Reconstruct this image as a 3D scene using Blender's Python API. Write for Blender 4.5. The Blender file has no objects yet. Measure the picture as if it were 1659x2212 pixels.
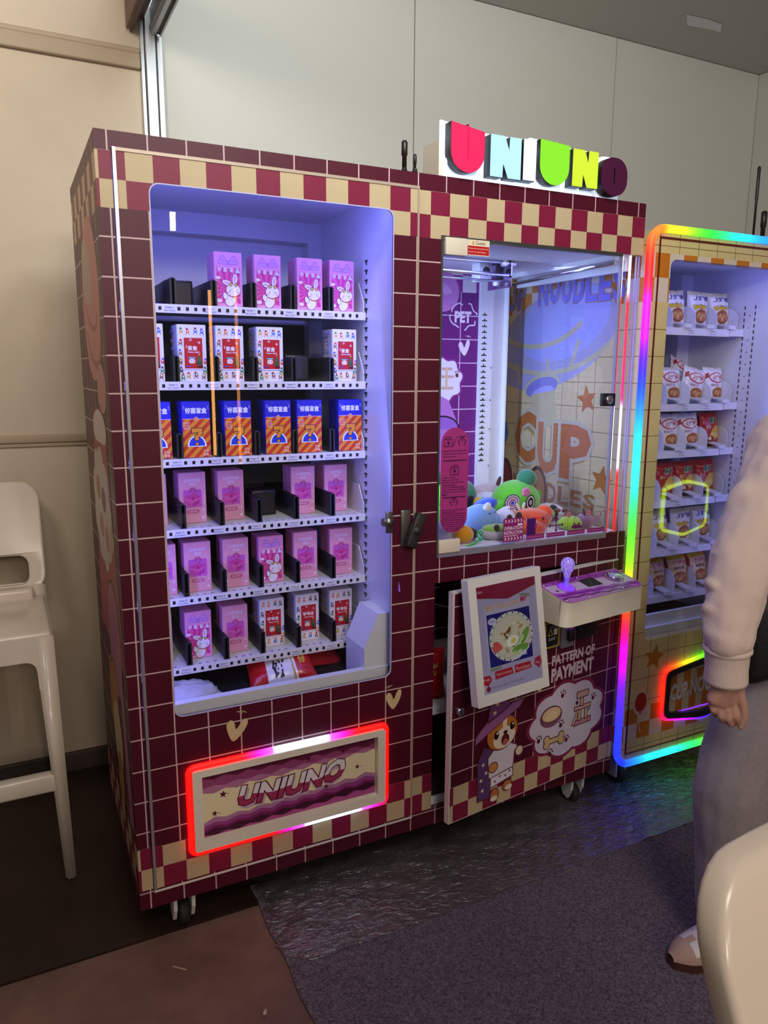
import bpy, bmesh, math, random
from mathutils import Vector, Matrix
from mathutils.geometry import tessellate_polygon
random.seed(7)
sc = bpy.context.scene
COL = sc.collection
pi, cos, sin = math.pi, math.cos, math.sin
V = Vector

# ---------------------------------------------------------------- camera, world, lights, exposure
cam = bpy.data.objects.new('camera', bpy.data.cameras.new('camera'))
COL.objects.link(cam); sc.camera = cam
cam.data.sensor_fit = 'HORIZONTAL'; cam.data.sensor_width = 36
cam.data.lens = 36*1622.33/1659; cam.data.clip_start = .02
R0, R1, R2 = V((.89511, -.44582, .00469)), V((-.07769, -.16633, -.98301)), V((.43902, .87954, -.18351))
M = Matrix((R0, -R1, -R2)).transposed().to_4x4()
M.translation = V((-.20987, -1.81525, 1.48364)); cam.matrix_world = M

vs = sc.view_settings
sc.display_settings.display_device = 'sRGB'
vs.view_transform = 'Standard'; vs.look = 'None'; vs.gamma = 1; vs.use_curve_mapping = False
vs.exposure = 0.0
sc.cycles.use_denoising = True
sc.cycles.max_bounces = 10; sc.cycles.transparent_max_bounces = 24
sc.cycles.caustics_reflective = False; sc.cycles.caustics_refractive = False
sc.cycles.sample_clamp_indirect = 4

def lin(c):
    if isinstance(c, str):
        c = [int(c[i:i+2], 16)/255 for i in (0, 2, 4)]
    return tuple(x/12.92 if x <= .04045 else ((x+.055)/1.055)**2.4 for x in c)

w = bpy.data.worlds.new('world'); sc.world = w; w.use_nodes = True
w.node_tree.nodes['Background'].inputs[0].default_value = (.80, .74, .70, 1)
w.node_tree.nodes['Background'].inputs[1].default_value = .13

def area(name, loc, target, size, power, color, size_y=None, spread=None):
    l = bpy.data.lights.new(name, 'AREA'); l.energy = power; l.color = color
    l.shape = 'RECTANGLE'; l.size = size; l.size_y = size_y or size
    if spread: l.spread = spread
    o = bpy.data.objects.new(name, l); COL.objects.link(o); o.location = loc
    o.rotation_euler = (V(target)-V(loc)).to_track_quat('-Z', 'Y').to_euler()
    return o
# ceiling lamps of the hall and booth, then two added unseen fill lights
area('hall_lamp', (1.42, -6.2, 2.95), (.9, 0, 1.4), .05, 14, (1, .86, .72), .17)
area('hall_lamp', (-.35, -5.6, 2.75), (.4, 0, 1.3), 1.1, 48, (1, .82, .68), .7)
area('hall_lamp', (.3, -2.4, 2.95), (.65, -.2, .6), .6, 22, (1, .84, .70), .6)
area('booth_light', (.45, -1.1, 2.88), (.65, 1.05, 2.6), .45, 24, (.88, .98, 1.0), .45, 2.4)

area('booth_light', (-1.0, -.9, 2.9), (-.35, 1.05, 2.5), .5, 9, (1, .91, .80), .5, 1.9)  # unseen fill light added to brighten the beige left wall
area('ceiling_fill_light', (.15, -2.6, 2.45), (1.7, -.1, 2.97), .5, 11, (.95, 1, .98), .5, 2.2)  # unseen upward fill added to brighten the ceiling

# ---------------------------------------------------------------- materials
MATS = {}
def nodes(m):
    nt = m.node_tree
    return nt, nt.nodes['Principled BSDF']
def mat(name, c='808080', rough=.5, metal=0., emit=None, es=1., spec=.5, sheen=0, coat=0, bump=None, var=0, vscale=20):
    """plain or lightly mottled procedural material; bump=(scale,strength)"""
    if name in MATS: return MATS[name]
    m = bpy.data.materials.new(name); m.use_nodes = True; MATS[name] = m
    nt, b = nodes(m); L = nt.links.new
    b.inputs['Base Color'].default_value = (*lin(c), 1)
    b.inputs['Roughness'].default_value = rough; b.inputs['Metallic'].default_value = metal
    b.inputs['Specular IOR Level'].default_value = spec
    if sheen: b.inputs['Sheen Weight'].default_value = sheen
    if coat: b.inputs['Coat Weight'].default_value = coat
    if emit:
        b.inputs['Emission Color'].default_value = (*lin(emit), 1)
        b.inputs['Emission Strength'].default_value = es
    if bump or var:
        tc = nt.nodes.new('ShaderNodeTexCoord')
        n = nt.nodes.new('ShaderNodeTexNoise'); n.inputs['Scale'].default_value = bump[0] if bump else vscale
        n.inputs['Detail'].default_value = 6; L(tc.outputs['Object'], n.inputs['Vector'])
        if bump:
            bp = nt.nodes.new('ShaderNodeBump'); bp.inputs['Strength'].default_value = bump[1]
            bp.inputs['Distance'].default_value = .004
            L(n.outputs['Fac'], bp.inputs['Height']); L(bp.outputs['Normal'], b.inputs['Normal'])
        if var:
            n2 = nt.nodes.new('ShaderNodeTexNoise'); n2.inputs['Scale'].default_value = vscale
            n2.inputs['Detail'].default_value = 8; n2.inputs['Roughness'].default_value = .65
            L(tc.outputs['Object'], n2.inputs['Vector'])
            r = nt.nodes.new('ShaderNodeValToRGB'); cl = lin(c)
            r.color_ramp.elements[0].position = .3; r.color_ramp.elements[1].position = .72
            r.color_ramp.elements[0].color = (*[x*(1-var) for x in cl], 1)
            r.color_ramp.elements[1].color = (*[min(1, x*(1+var)) for x in cl], 1)
            L(n2.outputs['Fac'], r.inputs[0]); L(r.outputs[0], b.inputs['Base Color'])
    return m
def ink(c):                      # flat printed colour
    return mat('ink_'+c, c, .45, spec=.35)
def glow(c, s=2.):
    return mat('glow_%s_%g' % (c, s), '101010', .4, emit=c, es=s)
def led_mat(s):
    n = 'led_colour_%g' % s
    if n in MATS: return MATS[n]
    m = bpy.data.materials.new(n); m.use_nodes = True; MATS[n] = m
    nt, b = nodes(m); a = nt.nodes.new('ShaderNodeAttribute'); a.attribute_name = 'Col'
    b.inputs['Base Color'].default_value = (.03, .03, .03, 1)
    nt.links.new(a.outputs['Color'], b.inputs['Emission Color']); b.inputs['Emission Strength'].default_value = s
    return m
def glass_mat(name, tint=(1, 1, 1), ior=1.45, rough=.0, gl=1.):
    if name in MATS: return MATS[name]
    m = bpy.data.materials.new(name); m.use_nodes = True; MATS[name] = m
    nt = m.node_tree; nt.nodes.remove(nt.nodes['Principled BSDF']); L = nt.links.new
    t = nt.nodes.new('ShaderNodeBsdfTransparent'); t.inputs[0].default_value = (*tint, 1)
    g = nt.nodes.new('ShaderNodeBsdfGlossy'); g.inputs['Roughness'].default_value = rough
    f = nt.nodes.new('ShaderNodeFresnel'); ge = nt.nodes.new('ShaderNodeNewGeometry')
    mr = nt.nodes.new('ShaderNodeMapRange'); mr.inputs[3].default_value = ior; mr.inputs[4].default_value = 1/ior
    L(ge.outputs['Backfacing'], mr.inputs[0]); L(mr.outputs[0], f.inputs[0])
    k = nt.nodes.new('ShaderNodeMath'); k.operation = 'MULTIPLY'; k.inputs[1].default_value = gl; L(f.outputs[0], k.inputs[0])
    x = nt.nodes.new('ShaderNodeMixShader'); L(k.outputs[0], x.inputs[0]); L(t.outputs[0], x.inputs[1]); L(g.outputs[0], x.inputs[2])
    L(x.outputs[0], nt.nodes['Material Output'].inputs[0])
    return m
def wrap_mat(name, tile, check, cream, grout, line=.0034, T=.085, u0=.02635, v0=.157,
             cu=.0588, cu0=.0065, zones=((1.832, 1.950, .0588), (.165, .283, .0588)), strip=1.950, parity=0):
    """printed vinyl wrap: square tile grid with chequer bands; UV holds metres"""
    if name in MATS: return MATS[name]
    m = bpy.data.materials.new(name); m.use_nodes = True; MATS[name] = m
    nt, b = nodes(m); L = nt.links.new
    def mth(op, a, c=None, cl=False):
        n = nt.nodes.new('ShaderNodeMath'); n.operation = op; n.use_clamp = cl
        for i, q in enumerate((a, c)):
            if q is None: continue
            if isinstance(q, (int, float)): n.inputs[i].default_value = q
            else: L(q, n.inputs[i])
        return n.outputs[0]
    def mixc(f, a, c):
        n = nt.nodes.new('ShaderNodeMix'); n.data_type = 'RGBA'; L(f, n.inputs[0])
        for i, q in ((6, a), (7, c)):
            if isinstance(q, str): n.inputs[i].default_value = (*lin(q), 1)
            else: L(q, n.inputs[i])
        return n.outputs[2]
    uv = nt.nodes.new('ShaderNodeUVMap'); uv.uv_map = 'UVMap'
    s = nt.nodes.new('ShaderNodeSeparateXYZ'); L(uv.outputs[0], s.inputs[0]); u, v = s.outputs[0], s.outputs[1]
    def near(x, x0):
        f = mth('FRACT', mth('ADD', mth('DIVIDE', mth('SUBTRACT', x, x0), T), 100.5))
        return mth('LESS_THAN', mth('ABSOLUTE', mth('SUBTRACT', f, .5)), line/T/2)
    gv = near(u, u0); gh = mth('MULTIPLY', near(v, v0), mth('LESS_THAN', v, strip))
    col = mixc(mth('MAXIMUM', gv, gh), tile, grout)
    for z0, z1, ch in zones:
        ins = mth('MULTIPLY', mth('GREATER_THAN', v, z0), mth('LESS_THAN', v, z1))
        iu = mth('FLOOR', mth('DIVIDE', mth('SUBTRACT', u, cu0), cu)); iv = mth('FLOOR', mth('DIVIDE', mth('SUBTRACT', v, z0), ch))
        par = mth('FRACT', mth('MULTIPLY', mth('ADD', mth('ADD', iu, iv), 100+parity), .5))
        col = mixc(ins, col, mixc(mth('GREATER_THAN', par, .25), cream, check))
    nz = nt.nodes.new('ShaderNodeTexNoise'); nz.inputs['Scale'].default_value = 9; nz.inputs['Detail'].default_value = 5
    L(uv.outputs[0], nz.inputs['Vector'])
    hv = nt.nodes.new('ShaderNodeHueSaturation'); L(col, hv.inputs['Color'])
    L(mth('ADD', mth('MULTIPLY', nz.outputs['Fac'], .14), .93), hv.inputs['Value'])
    L(hv.outputs[0], b.inputs['Base Color'])
    b.inputs['Roughness'].default_value = .42; b.inputs['Specular IOR Level'].default_value = .3
    return m

# ---------------------------------------------------------------- mesh builder
def XZ(y, s=-1):                # sheet frame on a front (facing -y): u=x v=z, layers towards the viewer
    return lambda u, v, d=0: V((u, y+s*d, v))
def frame(o, U, W, n):
    o, U, W, n = V(o), V(U), V(W), V(n)
    return lambda u, v, d=0: o+U*u+W*v+n*d
def rrect(x0, z0, x1, z1, r, seg=5):
    p = []
    for cx, cz, a in ((x1-r, z1-r, 0), (x0+r, z1-r, 90), (x0+r, z0+r, 180), (x1-r, z0+r, 270)):
        for i in range(seg+1):
            t = math.radians(a+90*i/seg); p.append((cx+r*cos(t), cz+r*sin(t)))
    return p
def ellp(cx, cy, rx, ry, n=20, a0=0, a1=360, rot=0):
    p = []
    for i in range(n if abs(a1-a0) == 360 else n+1):
        t = math.radians(a0+(a1-a0)*i/n); x, y = rx*cos(t), ry*sin(t); q = math.radians(rot)
        p.append((cx+x*cos(q)-y*sin(q), cy+x*sin(q)+y*cos(q)))
    return p
def star(cx, cy, r, k=.45, rot=90, n=5):
    return [(cx+(r if i % 2 == 0 else r*k)*cos(math.radians(rot+180/n*i)), cy+(r if i % 2 == 0 else r*k)*sin(math.radians(rot+180/n*i))) for i in range(2*n)]
TXT = {}
def glyphs(s, bold=0.):
    k = (s, bold)
    if k not in TXT:
        cu = bpy.data.curves.new('text', 'FONT'); cu.body = s; cu.offset = bold; cu.resolution_u = 2
        o = bpy.data.objects.new('text', cu); COL.objects.link(o)
        dg = bpy.context.evaluated_depsgraph_get(); dg.update()
        me = bpy.data.meshes.new_from_object(o.evaluated_get(dg))
        TXT[k] = ([tuple(v.co[:2]) for v in me.vertices], [tuple(p.vertices) for p in me.polygons])
        bpy.data.objects.remove(o); bpy.data.meshes.remove(me); bpy.data.curves.remove(cu)
    return TXT[k]

class MB:
    def __init__(s, m=None):
        s.v, s.f, s.mi, s.sm, s.uv, s.col, s.mats = [], [], [], [], {}, {}, []
        s.cur = 0; s.smooth = False; s.fine = False; s.X = None; s.lay = 0; s.uvf = None
        if m: s.m(m)
    def m(s, mt):
        if isinstance(mt, str): mt = ink(mt)
        if mt not in s.mats: s.mats.append(mt)
        s.cur = s.mats.index(mt); return s
    def vert(s, p):
        p = V(p); s.v.append(s.X @ p if s.X else p); return len(s.v)-1
    def face(s, ids, sm=None):
        s.f.append(tuple(ids)); s.mi.append(s.cur); s.sm.append(s.smooth if sm is None else sm)
    def poly(s, pts, sm=None):
        ids = [s.vert(p) for p in pts]
        s.face(ids, sm); return ids
    def box(s, x0, x1, y0, y1, z0, z1, fr=None):
        q = [(x, y, z) for x in (x0, x1) for y in (y0, y1) for z in (z0, z1)]
        i = [s.vert(fr(*p) if fr else p) for p in q]
        for a in ((0, 1, 3, 2), (4, 6, 7, 5), (0, 4, 5, 1), (2, 3, 7, 6), (0, 2, 6, 4), (1, 5, 7, 3)): s.face([i[k] for k in a], False)
        return s
    def rbox(s, x0, x1, y0, y1, z0, z1, r=.01, seg=3, fr=None, sm=True):
        bm = bmesh.new(); bmesh.ops.create_cube(bm, size=1)
        for q in bm.verts: q.co = V(((x0+x1)/2+q.co.x*(x1-x0), (y0+y1)/2+q.co.y*(y1-y0), (z0+z1)/2+q.co.z*(z1-z0)))
        bmesh.ops.bevel(bm, geom=bm.edges[:], offset=r, segments=seg, affect='EDGES', profile=.5)
        s.bm(bm, fr, sm); return s
    def bm(s, bm, fr=None, sm=True):
        b = len(s.v); bm.verts.index_update()
        for q in bm.verts: s.vert(fr(*q.co) if fr else q.co)
        for f in bm.faces: s.face([b+q.index for q in f.verts], sm)
        bm.free()
    def plate(s, loops, fr, d0=0, d1=None, side=True):
        """flat plate with holes in frame fr; d0 front layer, d1 back"""
        tr = tessellate_polygon([[V((p[0], p[1], 0)) for p in lp] for lp in loops])
        flat = [p for lp in loops for p in lp]
        for d in ((d0,) if d1 is None else (d0, d1)):
            b = len(s.v)
            for p in flat: s.vert(fr(p[0], p[1], d))
            for t in tr: s.face([b+k for k in t], False)
        if d1 is not None and side:
            for lp in loops:
                n = len(lp); a = [s.vert(fr(p[0], p[1], d0)) for p in lp]; c = [s.vert(fr(p[0], p[1], d1)) for p in lp]
                for i in range(n): s.face((a[i], a[(i+1) % n], c[(i+1) % n], c[i]), n > 12)
        return s
    def tube(s, pts, r, seg=8, closed=False, cap=True, col=None):
        pts = [V(p) for p in pts]; n = len(pts); rs = r if isinstance(r, (list, tuple)) else [r]*n
        rings = []; ref = None
        for i, p in enumerate(pts):
            a = pts[(i-1) % n] if closed or i else p; c = pts[(i+1) % n] if closed or i < n-1 else p
            t = (c-a).normalized() if (c-a).length > 1e-9 else V((0, 0, 1))
            if ref is None: ref = V((0, 0, 1)) if abs(t.z) < .9 else V((1, 0, 0))
            x = ref-t*ref.dot(t)
            if x.length < 1e-6: x = t.orthogonal()
            x.normalize(); ref = x; y = t.cross(x)
            rg = [s.vert(p+(x*cos(2*pi*k/seg)+y*sin(2*pi*k/seg))*rs[i]) for k in range(seg)]
            if col:
                cc = tuple(q**1.6 for q in col(p))
                for k in rg: s.col[k] = cc
            rings.append(rg)
        for i in range(n if closed else n-1):
            a, c = rings[i], rings[(i+1) % n]
            for k in range(seg): s.face((a[k], a[(k+1) % seg], c[(k+1) % seg], c[k]), True)
        if cap and not closed:
            s.face(rings[0][::-1], False); s.face(rings[-1], False)
        return s
    def ell(s, c, r, rot=None, seg=14, rings=9):
        c = V(c); r = (r, r, r) if isinstance(r, (int, float)) else r
        Mx = rot.to_matrix() if rot else Matrix.Identity(3)
        g = []
        for i in range(rings+1):
            th = pi*i/rings
            g.append([s.vert(c+Mx @ V((r[0]*sin(th)*cos(2*pi*k/seg), r[1]*sin(th)*sin(2*pi*k/seg), r[2]*cos(th)))) for k in range(seg)] if 0 < i < rings
                     else [s.vert(c+Mx @ V((0, 0, r[2]*cos(th))))])
        for i in range(rings):
            a, b = g[i], g[i+1]
            for k in range(seg):
                k2 = (k+1) % seg
                if len(a) == 1: s.face((a[0], b[k], b[k2]), True)
                elif len(b) == 1: s.face((a[k], b[0], a[k2]), True)
                else: s.face((a[k], b[k], b[k2], a[k2]), True)
        return s
    def lathe(s, prof, c, ax=(0, 0, 1), seg=20):
        ax = V(ax).normalized(); x = ax.orthogonal().normalized(); y = ax.cross(x); c = V(c)
        g = [[s.vert(c+ax*h+(x*cos(2*pi*k/seg)+y*sin(2*pi*k/seg))*max(r, 1e-5)) for k in range(seg)] for r, h in prof]
        for a, b in zip(g, g[1:]):
            for k in range(seg): s.face((a[k], a[(k+1) % seg], b[(k+1) % seg], b[k]), True)
        return s
    def caps(s, a, b, ra, rb, seg=14):          # tapered limb with round ends
        a, b = V(a), V(b); d = (b-a); L = d.length; d.normalize()
        prof = [(ra*sin(t), -ra*cos(t)) for t in [pi/2*i/4 for i in range(5)]]+[(rb*cos(t), L+rb*sin(t)) for t in [pi/2*i/4 for i in range(5)]]
        s.lathe(prof, a, d, seg); return s
    # ---- flat print
    def d(s): s.lay += 1; return s.lay*.00004+.0003
    def pp(s, fr, pts, c):
        s.m(c); d = s.d()
        if not s.fine: s.plate([pts], fr, d); return s
        cx, cy = sum(p[0] for p in pts)/len(pts), sum(p[1] for p in pts)/len(pts); n = len(pts)      # fine: follow a curved front
        g = [[s.vert(fr(cx+(x-cx)*k/5, cy+(y-cy)*k/5, d)) for x, y in pts] for k in range(5, 0, -1)]+[[s.vert(fr(cx, cy, d))]*n]
        for a, b in zip(g, g[1:]):
            for i in range(n): s.face((a[i], a[(i+1) % n], b[(i+1) % n], b[i]) if b[0] != b[1] else (a[i], a[(i+1) % n], b[0]), False)
        return s
    def pr(s, fr, u0, v0, u1, v1, c): return s.pp(fr, [(u0, v0), (u1, v0), (u1, v1), (u0, v1)], c)
    def pl(s, fr, pts, wd, c):                  # polyline stroke
        s.m(c); d = s.d(); n = len(pts); closed = n > 3 and math.hypot(pts[0][0]-pts[-1][0], pts[0][1]-pts[-1][1]) < 1e-9
        L, R_ = [], []
        for i in range(n):
            a = pts[i-1] if i else (pts[-2] if closed else pts[0]); b = pts[i+1] if i < n-1 else (pts[1] if closed else pts[-1]); p = pts[i]
            def nrm(a, b): l = math.hypot(b[0]-a[0], b[1]-a[1]); return (-(b[1]-a[1])/l, (b[0]-a[0])/l) if l > 1e-9 else None
            n1, n2 = nrm(a, p), nrm(p, b); n1 = n1 or n2; n2 = n2 or n1
            mx, my = n1[0]+n2[0], n1[1]+n2[1]; l = math.hypot(mx, my) or 1; mx, my = mx/l, my/l; k = wd/2/max(.4, mx*n1[0]+my*n1[1])
            L.append(s.vert(fr(p[0]+mx*k, p[1]+my*k, d))); R_.append(s.vert(fr(p[0]-mx*k, p[1]-my*k, d)))
        for i in range(n-1): s.face((L[i], R_[i], R_[i+1], L[i+1]), False)
        return s
    def tx(s, fr, st, u0, v0, u1, v1, c, bold=0., out=None, ow=.05, warp=None):
        """text fitted to a box; out = outline colour; warp(u,v)->(u,v) in 0..1"""
        vs, fs = glyphs(st, bold)
        xa, xb = min(p[0] for p in vs), max(p[0] for p in vs); ya, yb = min(p[1] for p in vs), max(p[1] for p in vs)
        for cc, bb in (([(out, bold+ow)] if out else [])+[(c, bold)]):
            q, ff = glyphs(st, bb); s.m(cc); d = s.d(); b = len(s.v)
            for x, y in q:
                a, e = (x-xa)/(xb-xa), (y-ya)/(yb-ya)
                if warp: a, e = warp(a, e)
                s.vert(fr(u0+a*(u1-u0), v0+e*(v1-v0), d))
            for f in ff: s.face([b+k for k in f], False)
        return s

WO = {}                           # world origin of every linked object
def obj(name, mb, parent=None, origin=None, uv=None, **pr):
    xs = [p for p in mb.v]
    lo = V([min(p[i] for p in xs) for i in range(3)]); hi = V([max(p[i] for p in xs) for i in range(3)])
    og = V(origin) if origin is not None else V(((lo.x+hi.x)/2, (lo.y+hi.y)/2, lo.z))
    me = bpy.data.meshes.new(name)
    me.from_pydata([p-og for p in mb.v], [], mb.f)
    for m in mb.mats: me.materials.append(m)
    me.polygons.foreach_set('material_index', mb.mi); me.polygons.foreach_set('use_smooth', mb.sm)
    if uv:
        u = me.uv_layers.new(name='UVMap').data
        for l in me.loops: u[l.index].uv = uv(mb.v[l.vertex_index])
    if mb.col:
        a = me.color_attributes.new('Col', 'FLOAT_COLOR', 'POINT')
        for k, c in mb.col.items(): a.data[k].color = (*c, 1)
    me.update()
    o = bpy.data.objects.new(name, me); COL.objects.link(o)
    WO[o.name] = og
    if parent: o.parent = parent; o.location = og-WO[parent.name]
    else: o.location = og
    for k, x in pr.items(): o[k] = x
    return o
def thing(name, label, cat, loc, group=None):
    o = bpy.data.objects.new(name, None); COL.objects.link(o); o.empty_display_size = .05
    o.location = loc; WO[o.name] = V(loc); return tag(o, label, cat, group)
def tag(o, label, cat, group=None):
    o['label'] = label; o['category'] = cat
    if group: o['group'] = group
    return o
def dup(o, loc, label=None, rot=None):         # copy a thing with its parts and their sub-parts
    r = o.copy(); COL.objects.link(r); r.location = loc
    if rot is not None: r.rotation_euler = (0, 0, rot)
    if label: r['label'] = label
    for ch in list(o.children):
        c = ch.copy(); COL.objects.link(c); c.parent = r
        for g in list(ch.children):
            d = g.copy(); COL.objects.link(d); d.parent = c
    return r
ORD = ['first', 'second', 'third', 'fourth', 'fifth', 'sixth']

WHITE = mat('white_powder_coat', 'd8d4d2', .45)
INNER = mat('white_cabinet_enamel', 'dcdce2', .4)
BLACKP = mat('black_plastic', '16151a', .45)
CHROME = mat('chrome', 'd0d0d4', .18, 1)
STEEL = mat('brushed_steel', '8f8d8c', .35, 1)
CREAM = mat('cream_enamel', 'd9cbb8', .5)
MAR = wrap_mat('maroon_tile_wrap', '4d0d22', '7c1a3a', 'bfa986', 'c9aaac')
GLASS = glass_mat('clear_glass', (.97, .97, .98), 1.45, 0, 1.0)
ACRYL = glass_mat('clear_acrylic', (.95, .95, .99), 1.5, .0, 1.0)

# ---------------------------------------------------------------- the room
def struct(name, mb, parent=None, **k):
    o = obj(name, mb, parent, **k)
    if not parent: o['kind'] = 'structure'
    return o
fm = mat('dark_brown_floor', '241915', .5, bump=(14, .25), var=.35, vscale=5)
mb = MB(fm); mb.box(-4, 5, -8, 1.2, -.1, -.012); struct('floor', mb)
mb = MB(mat('dark_stained_plywood', '33221b', .45, bump=(30, .2), var=.3, vscale=6)); mb.box(-2.5, .1125, .034, 1.06, -.012, 0); mb.box(.1145, 4.2, .034, 1.06, -.012, 0)
struct('floor_sheet', mb)
mb = MB(mat('scuffed_brown_board', '785b52', .55, bump=(25, .25), var=.4, vscale=4)); mb.box(-2.5, .322, -2.6, .029, -.012, -.003); struct('floor_board', mb)
cp = mat('grey_needle_felt_carpet', '6f6470', 1, bump=(260, 1.), var=.75, vscale=170, spec=.05)
mb = MB(cp); n = 40
top = [(.317-.0, .11)]+[(.317+.004*sin(i*1.7), .11-.0+(-2.71)*i/n) for i in range(1, n)]+[(.34, -2.6)]
mb.plate([[(4.2, .11)]+top+[(4.2, -2.6)]], lambda u, v, d: V((u, v, .0035-d)), 0, .015); struct('floor_carpet', mb)

wb = mat('white_wall_panel', 'c4c2ba', .55, spec=.35, bump=(3, .05))
mb = MB(mat('wall_panel_gap', '4a4540', .8)); mb.box(.33, 3.42, 1.075, 1.12, -.012, 2.97); wall = struct('wall_back', mb)
for a, c in ((.356, 1.343), (1.348, 2.383), (2.388, 3.33)):
    mb = MB(wb); mb.box(a, c, 1.05, 1.075, 0, 2.968); obj('wall_panel', mb, wall)
mb = MB(wb); mb.box(3.332, 3.36, -1.0, 1.05, 0, 2.968); struct('wall_right', mb)
bw = mat('beige_painted_wall', 'c9b9a2', .6, bump=(5, .12), var=.06, vscale=3)
mb = MB(bw); mb.box(-4, .286, 1.05, 1.12, -.012, 4.2); wl = struct('wall_left', mb)
tr = mat('beige_painted_trim', 'b09d84', .55)
mb = MB(tr); mb.rbox(-4, .286, 1.03, 1.052, 2.485, 2.535, .006); mb.rbox(-4, .286, 1.036, 1.052, 2.535, 2.552, .004); struct('trim_1', mb)
mb = MB(tr); mb.rbox(-4, .286, 1.037, 1.052, 1.236, 1.264, .005); mb.rbox(-4, .286, 1.043, 1.052, 1.222, 1.236, .003); struct('trim_2', mb)
mb = MB(mat('brown_baseboard', '4b3f38', .5, var=.2)); mb.rbox(-4, .286, 1.034, 1.052, -.012, .072, .005); struct('baseboard_left', mb)
al = mat('aluminium_profile', 'bcbfc2', .38, .35); ad = mat('dark_profile_groove', '3d3236', .6)
mb = MB(al); mb.box(.286, .296, 1.02, 1.09, 0, 2.965); mb.box(.300, .330, 1.0, 1.09, 0, 2.965); mb.box(.340, .358, 1.03, 1.09, 0, 2.965)
mb.m(ad); mb.box(.296, .300, 1.03, 1.09, 0, 2.965); mb.box(.330, .340, 1.02, 1.09, 0, 2.965); struct('trim_3', mb)
mb = MB(al); mb.box(.318, .332, -2.2, 1.0, 2.585, 2.67); mb.box(.346, .352, -2.2, 1.0, 2.585, 2.60); mb.box(.332, .346, -2.2, 1.0, 2.60, 2.67)
mb.box(.312, .318, -2.2, 1.0, 2.60, 2.61); mb.m(ad); mb.box(.332, .346, -2.2, .998, 2.59, 2.60); struct('trim_4', mb)
wd = mat('dark_brown_timber', '5a3420', .45, var=.35, vscale=8)
mb = MB(wd); mb.rbox(.243, .268, -2.2, 1.03, 2.60, 2.72, .004); mb.rbox(.270, .298, -2.2, 1.0, 2.63, 2.75, .004); struct('trim_5', mb)
mb = MB(wd); mb.rbox(.228, .243, -2.2, 1.03, 2.70, 2.78, .003); struct('trim_6', mb)
mb = MB(mat('grey_ceiling_panel', 'b4b8b3', .35, spec=.25, bump=(2.2, .08))); mb.box(.36, 3.42, -2.2, 1.12, 2.97, 3.0); struct('ceiling', mb)
mb = MB(mat('pale_ceiling_patch', 'e4e4ee', .7))
mb.poly([V(p) for p in ((2.48, .745, 2.9685), (2.60, .735, 2.9685), (2.69, .741, 2.9685), (2.75, .800, 2.9685), (2.66, .803, 2.9685), (2.565, .818, 2.9685))], False)  # pale flat patch just under the ceiling
struct('trim_7', mb)

# ================================================================ maroon vending and claw machine
W, D, ZB, ZT = 1.586, .62, .11, 1.991
VM = thing('vending_machine', 'maroon tile printed combined vending and claw machine with lit letters on top', 'vending machine', (W/2, D/2, 0))
uvx = lambda p: (p.x-p.y, p.z)
mb = MB(MAR)
mb.box(0, .018, .012, D, ZB, ZT); mb.box(.018, W, .012, D, 1.972, ZT); mb.box(.018, W, .012, D, ZB, ZB+.018)
mb.box(1.568, W, .012, D, ZB, .965); mb.box(1.568, W, .012, D, 1.842, ZT)
mb.box(.018, 1.502, .602, D, ZB, ZT); mb.box(1.502, 1.568, .602, D, ZB, .965); mb.box(1.502, 1.568, .602, D, 1.842, ZT)
obj('cabinet_body', mb, VM, uv=uvx)
fy = XZ(0)
mb = MB(MAR)
mb.plate([[(0, ZB), (W, ZB), (W, .970), (.862, .970), (.862, 1.84), (W, 1.84), (W, ZT), (0, ZT)],
          [(.034, .156), (.034, 1.957), (.7925, 1.957), (.7925, .156)],
          [(.862, .165), (.862, .881), (1.57, .881), (1.57, .165)]], fy, 0, -.012)
obj('front_panel', mb, VM, uv=uvx)
# white lining of both compartments
mb = MB(INNER)
mb.box(.018, .030, .03, .60, .56, 1.96); mb.box(.735, .793, .034, .60, ZB+.02, 1.972); mb.box(.03, .735, .592, .60, .56, 1.96)
mb.box(.03, .735, .034, .592, 1.945, 1.96); mb.box(.03, .735, .54, .592, 1.885, 1.945); mb.box(.69, .735, .54, .592, .60, 1.885)
mb.box(.03, .735, .034, .592, .56, .575); mb.box(.03, .735, .036, .06, .575, .640); mb.box(.03, .735, .06, .066, .575, .628)
mb.plate([[(.735, .575), (.735, .80), (.70, .80), (.655, .70), (.655, .575)]], XZ(.04), 0, -.13)
obj('cabinet_lining', mb, VM)
mb = MB(BLACKP); fx = frame((.7345, 0, 0), (0, 1, 0), (0, 0, 1), (-1, 0, 0))
for k in range(42):
    z = 1.79-k*.0264
    mb.pr(fx, .187, z, .207, z+.0045, '141318'); mb.pr(fx, .192, z-.009, .199, z, '141318')
obj('shelf_slots', mb, VM)['kind'] = 'stuff'
mb = MB(mat('painted_shade_dark', '1b1b22', .6)); mb.box(.031, .734, .583, .5915, .577, 1.632); mb.box(.031, .7345, .07, .583, .5755, .579); obj('painted_shade_board', mb, VM)  # dark sheets added as painted shade behind the shelves and in the tray
mb = MB(mat('silver_edge_trim', 'a9a2ac', .3, .6))
mb.box(.0355, .0425, -.007, .004, .163, 1.957)
mb.m(mat('beige_edge_trim', 'b39f8e', .4, .2)); mb.box(.0425, .793, -.006, .004, 1.950, 1.957); mb.box(.7875, .793, -.006, .004, .163, 1.950)
mb.m(mat('white_edge_trim', 'd9cfcd', .45)); mb.box(.036, .793, -.005, .004, .1545, .1605)
obj('edge_trim', mb, VM)
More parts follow.
